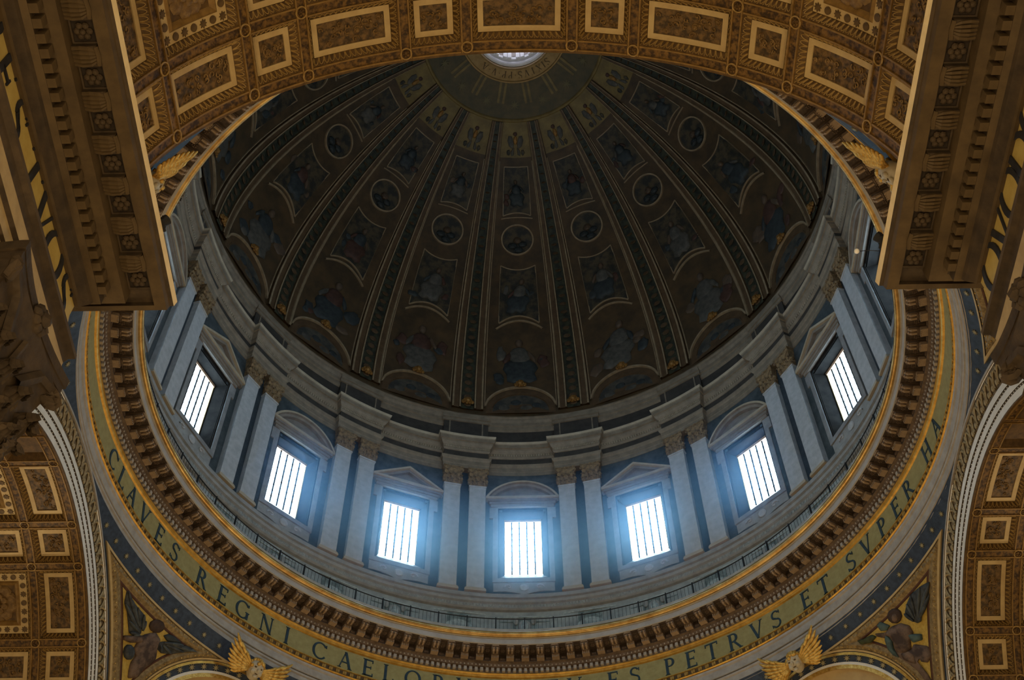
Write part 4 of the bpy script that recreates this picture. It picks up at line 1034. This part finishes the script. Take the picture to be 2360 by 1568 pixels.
# ---- star disc, text ring, lantern
mb=MB(); lathe(mb,[(7.66,97.58),(7.62,97.45),(7.45,97.5),(7.40,97.72)],n=96,mi=1)
lathe(mb,[(prof_r(z),z) for z in (97.72,98.0,98.3,98.6,98.8,98.92)],n=96,mi=0)
dc=mb.build('ceiling_star_disc',['disc','dome_gold_flare'],None,True); struct(dc,'dark round field of gold stars and rays around the oculus','ceiling')
mb=MB(); lathe(mb,[(4.6,98.92),(4.58,98.80),(4.46,98.82),(4.42,98.96),(3.55,99.24),(3.5,99.2),(3.42,99.24),(3.40,99.6)],n=72); mb.build('inscription_ring','txt_ring',dc)
for k in range(-5,6):
    c=Vector(DP(22.5*k,98.22,0.03)); r=prof_r(98.22); nr=(Vector(DP(22.5*k,98.22,1))-Vector(DP(22.5*k,98.22,0))); t=AZ(22.5*k); u=Vector((cos(t),-sin(t),0)); v=u.cross(nr).normalized()
    s=MB(); star_poly(s,(0,0,0),u,v,0.46,8,0,0.04,nr); o=s.build('star','star_dim',dc); o.location=c
for k in range(-5,5):
    c=22.5*k+11.25
    for s in (-1,1):
        q=MB(); 
        def rp_(u,r): 
            z=PZ+math.sqrt(PR*PR-(r-PC)**2); return DP(c+math.degrees(u/r),z,0.05)
        a,b=s*0.22-0.1,s*0.22+0.1
        q.grid([[rp_(a,r),rp_(b,r)] for r in (4.65,5.2,5.8,6.3)],0); q.build('ray','dome_gold_flare',dc)
# text on the ring: tops point outward
TX='SIXTVS.PP.V.A'; adv=[letter_mesh(ch,0.62,0.02,'inlay_dark')[1]+0.16 for ch in TX]; tot=sum(adv); pos=0
for ch,a in zip(TX,adv):
    s=pos+a/2; pos+=a; az=math.degrees((tot*0.54-s)/4.0)   # reads from right to left as seen here
    tilt=math.atan2(0.28,0.87)
    # local: x tangent, y outward, z up -> lay the letter on the cone, turned half round
    mx=FR(az,3.98,99.10) @ Matrix.Rotation(-(pi/2-tilt)+pi,4,'X') @ Matrix.Rotation(0,4,'Z')
    mx=FR(az,3.98,99.085) @ Matrix(((-1,0,0,0),(0,0,0.95,0),(0,1,-0.32,0),(0,0,0,1)))
    letter(ch,0.62,'inlay_dark',dc,mx,0.02)
ln=empty('lantern'); tag(ln,'small white marble lantern seen through the oculus at the top','lantern')
mb=MB(); lathe(mb,[(3.40,99.6),(3.2,99.62),(3.12,99.75),(3.12,100.1),(2.95,100.2),(2.95,103.6),(2.75,103.7),(2.7,104.0),(2.95,104.1),(2.95,108.5),(0.1,109.5)],n=64); mb.build('wall','lantern_white',ln)
pl=MB(); pl.box(-0.16,0.16,-0.16,0.05,100.2,103.6); pl.box(-0.2,0.2,-0.2,0.05,103.2,103.6); LP=pl.mesh('pilaster','lantern_white')
pn=MB(); pn.box(-0.42,0.42,-0.03,0.05,100.75,102.9); LPN=pn.mesh('panel','lantern_panel')
ll=MB(); ll.box(-0.36,0.36,-0.04,0.0,104.6,107.6); LLT=ll.mesh('pane','lantern_light')
for k in range(16):
    for s in (-1,1): link('pilaster',LP,ln,FR(22.5*k+11.25+s*4,2.95,0))
    link('panel',LPN,ln,FR(22.5*k,2.95,0)); link('pane',LLT,ln,FR(22.5*k,2.93,0))

# ---- cherubs over the roundels
FEA=[]
def cherub_meshes():
    h=MB()
    def face(x,y,z):
        # pull chin and brow
        return (x*(1-0.12*max(0,-z)/0.5),y,z)
    h.ball((0,0,0),0.40,0.40,0.50,18,14,0,face)
    h.ball((0,-0.41,-0.04),0.065,0.09,0.10,8,6,0)                    # nose
    for s in (-1,1):
        h.ball((s*0.15,-0.335,0.07),0.075,0.05,0.045,8,5,2); h.ball((s*0.15,-0.36,0.135),0.11,0.04,0.03,8,5,0)   # eyes, brows
        h.ball((s*0.19,-0.29,-0.16),0.14,0.11,0.13,8,6,0); h.ball((s*0.40,-0.02,0.0),0.05,0.08,0.11,6,5,0)      # cheeks, ears
    h.ball((0,-0.36,-0.22),0.09,0.045,0.028,8,5,2); h.ball((0,-0.33,-0.35),0.12,0.09,0.08,8,5,0)                 # mouth, chin
    R=random.Random(3)
    for i in range(46):                                                                                         # curls
        t=R.uniform(0,2*pi); e=R.uniform(0.15,1.35); x,y,z=0.42*cos(t)*cos(e),0.42*sin(t)*cos(e),0.5*sin(e)
        if y<-0.25 and z<0.25: continue
        h.ball((x,y,z),0.11,0.11,0.10,6,4,1)
    head=h.mesh('head',['face_stone','gold_bright','inlay_dark'],True)
    w_=MB()
    for row,(nf,l0,l1,off,y) in enumerate(((9,1.9,1.0,0.0,0.0),(8,1.35,0.75,0.0,-0.07),(7,0.85,0.5,0.0,-0.13))):
        for i in range(nf):
            t=i/(nf-1); ang=rad(26-66*t); L=(l0+(l1-l0)*t)*0.98; bx,bz=0.35+0.10*t,0.12-0.28*t
            pts=[]; rr=[]
            for k in range(7):
                u=k/6; b=0.30*u*u; pts.append((bx+L*u*cos(ang+b*0.6),y-0.16*math.sin(pi*u*0.8),bz+L*u*sin(ang+b*0.6))); rr.append(0.088*(0.7+0.6*u)*(1 if k<6 else 0.35))
            m_=MB(); m_.tube(pts,rr,5,0); FEA.append(m_.mesh('feather','gold_bright',True))
    w_.tube([(0.25,0.02,-0.25),(0.42,-0.06,0.0),(0.50,-0.10,0.30)],[0.10,0.16,0.10],7,0)
    wing=w_.mesh('wing','gold_bright',True)
    return head,wing
CH,CW=cherub_meshes()
CL={45:'gilded winged cherub head over the roundel at lower right',-45:'gilded winged cherub head over the roundel at lower left',135:'gilded winged cherub peeking out beside the right nave cornice',-135:'gilded winged cherub peeking out beside the left nave cornice'}
for ac,lb in CL.items():
    t=rad(ac); CR=20.55 if abs(ac)<90 else 20.9; mx=Matrix.Translation((X0+CR*sin(t),CR*cos(t),43.62)) @ Matrix.Rotation(-t,4,'Z') @ Matrix.Rotation(rad(30),4,'X')
    c=empty('cherub_head',mx); tag(c,lb,'sculpture','winged cherubs over the roundels')
    link('head',CH,c,Matrix.Scale(1.12,4)); 
    for mx_ in (Matrix.Identity(4),Matrix.Scale(-1,4,(1,0,0))):
        w2=link('wing',CW,c,mx_)
        for f_ in FEA: link('feather',f_,w2)

# ---- nave entablatures (trim_3 left, trim_4 right), piers and walls
FX,FE=12.0,-19.6; FEND={-1:-19.6,1:-19.95}            # frieze plane half distance, end of the run
NP=[(-1.2,29.6),(1.0,29.25),(2.10,29.05),(2.14,29.0),(2.10,28.74),(2.02,28.70),(1.98,28.45),(1.66,28.44),(1.66,28.62),(1.02,28.60),(1.02,28.05),(0.56,28.02),(0.52,27.98),(0.52,27.62),(0.34,27.58),(0.30,27.45),(0.14,27.22),(0.10,27.14),(0.0,27.12),(0.0,25.42),(0.06,25.4),(0.12,25.3),(0.55,25.24),(0.55,25.10),(0.42,25.02),(0.36,24.84),(0.35,24.80),(0.35,24.30),(0.22,24.28),(0.22,23.90),(0.12,23.88),(0.12,23.40),(-1.2,23.38)]
NMI=['stone_brown']*3+['lip_cream','stone_dark','stone_brown','stone_brown','stone_dark','stone_dark','stone_brown','stone_brown','stone_dark','stone_dark','stone_brown','stone_dark','stone_dark','stone_brown','stone_brown','gold_frieze_nave','stone_brown','stone_brown','stone_brown','stone_brown','stone_dark','stone_dark','stone_dark','stone_cream','stone_dark','stone_cream','stone_dark','stone_cream','stone_dark']  # undersides of the architrave steps coloured dark: shade painted between the cream fasciae
NML=['stone_brown','stone_cream','stone_dark','gold_frieze_nave','lip_cream']
def nave_side(sg):
    mb=MB(); 
    for i in range(len(NP)-1):
        rows=[]
        for d,z in (NP[i],NP[i+1]):
            X=sg*(FX-d); ye=FEND[sg]+(0.52*d if d>0 else d)
            rows.append([(X0+X,-75,z),(X0+X,-45,z),(X0+X,ye,z),(X0+sg*17,ye,z)])
        mb.grid(rows if sg>0 else rows[::-1],NML.index(NMI[i]))
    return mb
# leafy modillion of the nave cornice: length along -x toward nave (local x toward nave, y along nave)
nm=MB()
nm.box(-0.02,0.60,-0.26,0.26,-0.20,0.02,0)
for j in range(5):
    u=(j-2)/2; nm.tube([(0.0,u*0.20,-0.19),(0.2,u*0.22,-0.215-0.03*(1-u*u)),(0.42,u*0.20,-0.225-0.03*(1-u*u)),(0.58,u*0.12,-0.18)],[0.04,0.055,0.055,0.03],5,1)
nm.tube([(0.58,-0.24,-0.18),(0.61,0,-0.19),(0.58,0.24,-0.18)],0.06,6,1)
NMOD=nm.mesh('modillion',['stone_dark','stone_brown'])
nr=MB()
frame_rect_pts=None
nr.box(-0.30,0.30,-0.30,0.30,-0.01,0.02,0)
for i in range(6): nr.ball((0.15*cos(i*pi/3),0.15*sin(i*pi/3),-0.06),0.095,0.095,0.07,7,5,1)
nr.ball((0,0,-0.11),0.08,0.08,0.07,7,5,1)
for x0,x1,y0,y1 in ((-0.32,0.32,-0.32,-0.27),(-0.32,0.32,0.27,0.32),(-0.32,-0.27,-0.27,0.27),(0.27,0.32,-0.27,0.27)): nr.box(x0,x1,y0,y1,-0.06,0.02,1)
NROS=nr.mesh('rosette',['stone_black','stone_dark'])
nd=MB(); nd.box(-0.02,0.22,-0.115,0.115,-0.30,0.02); NDEN=nd.mesh('dentil','stone_brown')
for sg,lb,nmx in ((-1,'left nave entablature with rosette soffit and gold lettered frieze','trim_3'),(1,'right nave entablature with rosette soffit and gold lettered frieze','trim_4')):
    en=nave_side(sg).build(nmx,NML); struct(en,lb,'entablature')
    R=Matrix.Rotation(pi if sg>0 else 0,4,'Z')
    for i in range(11):
        y=FEND[sg]+0.05-1.18*i
        link('rosette',NROS,en,Matrix.Translation((X0+sg*(FX-1.35),y,28.58)))
        if i<10: link('modillion',NMOD,en,Matrix.Translation((X0+sg*(FX-1.02),y-0.59,28.58)) @ R)
    for i in range(32):
        link('dentil',NDEN,en,Matrix.Translation((X0+sg*(FX-0.52),FEND[sg]-0.15-0.37*i,27.94)) @ R)
    rot=Matrix.Rotation(pi/2 if sg<0 else -pi/2,4,'Z')
    if sg<0: seq=[(ch,-20.33-1.14*i) for i,ch in enumerate('SOVT')]+[(ch,-25.2-1.14*i) for i,ch in enumerate('SERTARF')]
    else: seq=[(ch,-20.75-1.06*i) for i,ch in enumerate('QVODCVMQVE')]
    for ch,y in seq: letter(ch,1.42,'letter_black',en,Matrix.Translation((X0+sg*(FX-0.01),y,26.62)) @ rot,0.04)
# walls under the entablature
for sg,side in ((-1,'left'),(1,'right')):
    mb=MB(); xa,xb=sorted((X0+sg*12.08,X0+sg*17)); mb.box(xa,xb,-75,-20.2,FLOOR,23.4); mb.box(*sorted((X0+sg*12.3,X0+sg*17)),-75,AP*-1,23.4,30.4)
    struct(mb.build('wall_'+side,'travertine'),'travertine nave wall on the %s below the entablature'%side,'wall')
    # attic strip between the cornice and the vault springing
    mb=MB(); mb.box(*sorted((X0+sg*RA,X0+sg*13.2)),-75,-AP,29.2,ZC); struct(mb.build('baseboard_'+side,'plaster'),'plain strip on the %s between nave cornice and vault springing'%side,'trim')
for nm_,sx,sy in (('far_left',-1,1),('far_right',1,1)):
    mb=MB(); mb.box(*sorted((X0+sx*12.0,X0+sx*20.8)),21.4,40,FLOOR,ZC); mb.box(*sorted((X0+sx*21.4,X0+sx*40)),12.0,21.4,FLOOR,ZC)
    e=14.35; mb.add([(X0+sx*12.0,20.8,FLOOR),(X0+sx*e,20.8,FLOOR),(X0+sx*20.8,e,FLOOR),(X0+sx*20.8,12.0,FLOOR),(X0+sx*22,12.0,FLOOR),(X0+sx*22,22,FLOOR),(X0+sx*12,22,FLOOR)]+[(X0+sx*12.0,20.8,ZC),(X0+sx*e,20.8,ZC),(X0+sx*20.8,e,ZC),(X0+sx*20.8,12.0,ZC),(X0+sx*22,12.0,ZC),(X0+sx*22,22,ZC),(X0+sx*12,22,ZC)],[(i,(i+1)%7,7+(i+1)%7,7+i) for i in range(7)]+[tuple(range(7,14))])
    struct(mb.build('wall_pier_'+nm_,'travertine'),'massive crossing pier under the %s pendentive'%nm_.replace('_',' '),'pier')
# giant corner pilasters with leaf capitals
gp=MB(); gp.box(-1.45,1.45,-0.55,0.1,FLOOR,19.7); gp.box(-1.6,1.6,-0.65,0.1,19.55,19.75); GSH=gp.mesh('shaft','stone_cream')
GCAP=capital(2.95,3.62,0.62,4,True).mesh('capital','stone_dark')
for sg,side in ((-1,'left'),(1,'right')):
    rot=Matrix.Rotation(pi/2 if sg<0 else -pi/2,4,'Z')
    o=empty('giant_pilaster',Matrix.Translation((X0+sg*12.05,-21.85-(0.35 if sg>0 else 0),0)) @ rot)
    tag(o,'giant nave pilaster with dark acanthus capital at the %s edge'%side,'pilaster','giant nave pilasters')
    link('shaft',GSH,o); link('capital',GCAP,o,Matrix.Translation((0,0,19.75)))

# ---- floodlights on the nave cornices and a small globe lamp
def floodlight(x,y,z,aim,label,power,size=150,col=(1.0,0.70,0.34)):
    o=empty('floodlight',Matrix.Translation((x,y,z))); tag(o,label,'lamp','floodlights on the nave cornices')
    d=(Vector(aim)-Vector((x,y,z))).normalized(); q=d.to_track_quat('-Z','Y').to_matrix().to_4x4()
    b=MB(); N=14
    b.grid([[(r*cos(2*pi*k/N),r*sin(2*pi*k/N),zz) for k in range(N)] for r,zz in ((0.02,0.28),(0.10,0.26),(0.14,0.0),(0.15,-0.12),(0.13,-0.12),(0.11,-0.02),(0.01,-0.02))],0,True)
    b.build('housing','black',o,False,q)
    f=MB(); f.box(-0.03,0.03,-0.16,-0.13,-0.20,0.05); f.box(-0.03,0.03,0.13,0.16,-0.20,0.05); f.box(-0.06,0.06,-0.2,0.2,-0.23,-0.19); f.build('bracket','black',o)
    l=bpy.data.lights.new('floodlight_beam','SPOT'); l.energy=power; l.color=col; l.spot_size=rad(size); l.spot_blend=0.8; l.shadow_soft_size=0.12
    lo=bpy.data.objects.new('beam',l); COL.objects.link(lo); lo.parent=o; lo.matrix_local=q @ Matrix.Translation((0,0,-0.16))
    return o
FLP=130
floodlight(X0-9.86,-20.95,29.25,(0,-22,41),'black floodlight on the left nave cornice by the gold ring',FLP)
floodlight(X0+9.86,-20.1,29.25,(0,-22,41),'black floodlight on the right nave cornice by the gold ring',FLP)
floodlight(-24.5,11.0,29.4,(-23.8,-0.6,41.7),'floodlight on the left transept cornice, out of view',1500,34,(1.0,0.86,0.66))
floodlight(24.7,11.0,29.4,(24.2,0.2,41.7),'floodlight on the right transept cornice, out of view',1100,30,(1.0,0.86,0.66))
gl=empty('globe_lamp',Matrix.Translation((9.36,-19.72,29.2))); tag(gl,'tiny white globe lamp on a thin rod beside the right cornice','lamp')
b=MB(); b.ball((0,0,0),0.075,0.075,0.075,12,8); b.build('globe','globe',gl,True)
b=MB(); b.tube([(0.07,0,0),(0.30,-0.02,0.0),(0.62,-0.03,-0.05)],0.012,5); b.build('rod','iron',gl)

# ---- fill lamps added unseen below the view, for warm light from beneath
def added_fill_lamp(x,y,power,where):
    o=empty('added_fill_lamp',Matrix.Translation((x,y,FLOOR))); tag(o,'added fill lamp with a white globe on the floor '+where,'lamp','added fill lamps on the floor')
    b=MB(); N=12
    b.grid([[(r*cos(2*pi*k/N),r*sin(2*pi*k/N),z) for k in range(N)] for r,z in ((0.45,0),(0.45,0.1),(0.2,0.25),(0.07,0.5),(0.06,3.2),(0.16,3.3),(0.16,3.4),(0.01,3.42))],0,True); b.build('stand','iron',o,True)
    g=MB(); g.ball((0,0,3.8),0.38,0.38,0.38,14,10); m=g.build('globe','fill_lamp_glow',o,True)
    l=bpy.data.lights.new('lamp','POINT'); l.energy=power; l.color=(1.0,0.76,0.44); l.shadow_soft_size=0.6
    lo=bpy.data.objects.new('fill_bulb',l); COL.objects.link(lo); lo.parent=o; lo.location=(0,0,4.9)
FILL_LAMPW=1500
for x,y,wh in ((-8.5,-27,'by the left giant pilaster'),(8.7,-27,'by the right giant pilaster'),(-8.5,-44,'behind the viewer on the left'),(8.7,-44,'behind the viewer on the right'),(-30,6,'in the left transept'),(30,6,'in the right transept'),(-7,27,'in the far arm, left'),(7,27,'in the far arm, right')): added_fill_lamp(x,y,FILL_LAMPW,wh)
# ---- haze hanging in the drum where the daylight streams in
HAZE=0.12
hz=MB(); N=96
hz.grid([[Pz(-66+132*k/N,r,z) for r,z in ((16.2,51.6),(20.3,51.6),(20.3,63.4),(16.2,63.4),(16.2,51.6))] for k in range(N+1)],0)
for k_,fl in ((-66,1),(66,-1)): hz.quad(*[Pz(k_,r,z) for r,z in ((16.2,51.6),(20.3,51.6),(20.3,63.4),(16.2,63.4))][::fl])
hm=bpy.data.materials.new('haze'); hm.use_nodes=True; nt=hm.node_tree; nt.nodes.remove(nt.nodes['Principled BSDF'])
vs_=nt.nodes.new('ShaderNodeVolumeScatter'); vs_.inputs['Color'].default_value=(0.30,0.60,1.0,1); vs_.inputs['Anisotropy'].default_value=0.6
tc=nt.nodes.new('ShaderNodeTexCoord'); sx=nt.nodes.new('ShaderNodeSeparateXYZ'); nt.links.new(tc.outputs['Object'],sx.inputs[0])
my=nt.nodes.new('ShaderNodeMapRange'); my.interpolation_type='SMOOTHSTEP'
for i_,v_ in ((1,8.5),(2,20.0),(3,0.0),(4,1.0)): my.inputs[i_].default_value=v_
nt.links.new(sx.outputs[1],my.inputs[0])
mz=nt.nodes.new('ShaderNodeMapRange'); mz.interpolation_type='SMOOTHSTEP'
for i_,v_ in ((1,63.2),(2,56.0),(3,0.0),(4,1.0)): mz.inputs[i_].default_value=v_
nt.links.new(sx.outputs[2],mz.inputs[0])
mz2=nt.nodes.new('ShaderNodeMapRange'); mz2.interpolation_type='SMOOTHSTEP'
for i_,v_ in ((1,51.6),(2,53.6),(3,0.0),(4,HAZE)): mz2.inputs[i_].default_value=v_
nt.links.new(sx.outputs[2],mz2.inputs[0])
mu=nt.nodes.new('ShaderNodeMath'); mu.operation='MULTIPLY'; nt.links.new(my.outputs[0],mu.inputs[0]); nt.links.new(mz.outputs[0],mu.inputs[1])
mu2=nt.nodes.new('ShaderNodeMath'); mu2.operation='MULTIPLY'; nt.links.new(mu.outputs[0],mu2.inputs[0]); nt.links.new(mz2.outputs[0],mu2.inputs[1])
nt.links.new(mu2.outputs[0],vs_.inputs['Density'])
nt.links.new(vs_.outputs[0],nt.nodes['Material Output'].inputs['Volume']); MATS['haze']=hm
h_=hz.build('haze','haze'); tag(h_,'faint blue daylight haze hanging inside the drum','haze',None,'stuff')
SC.cycles.volume_bounces=0; SC.cycles.volume_step_rate=4
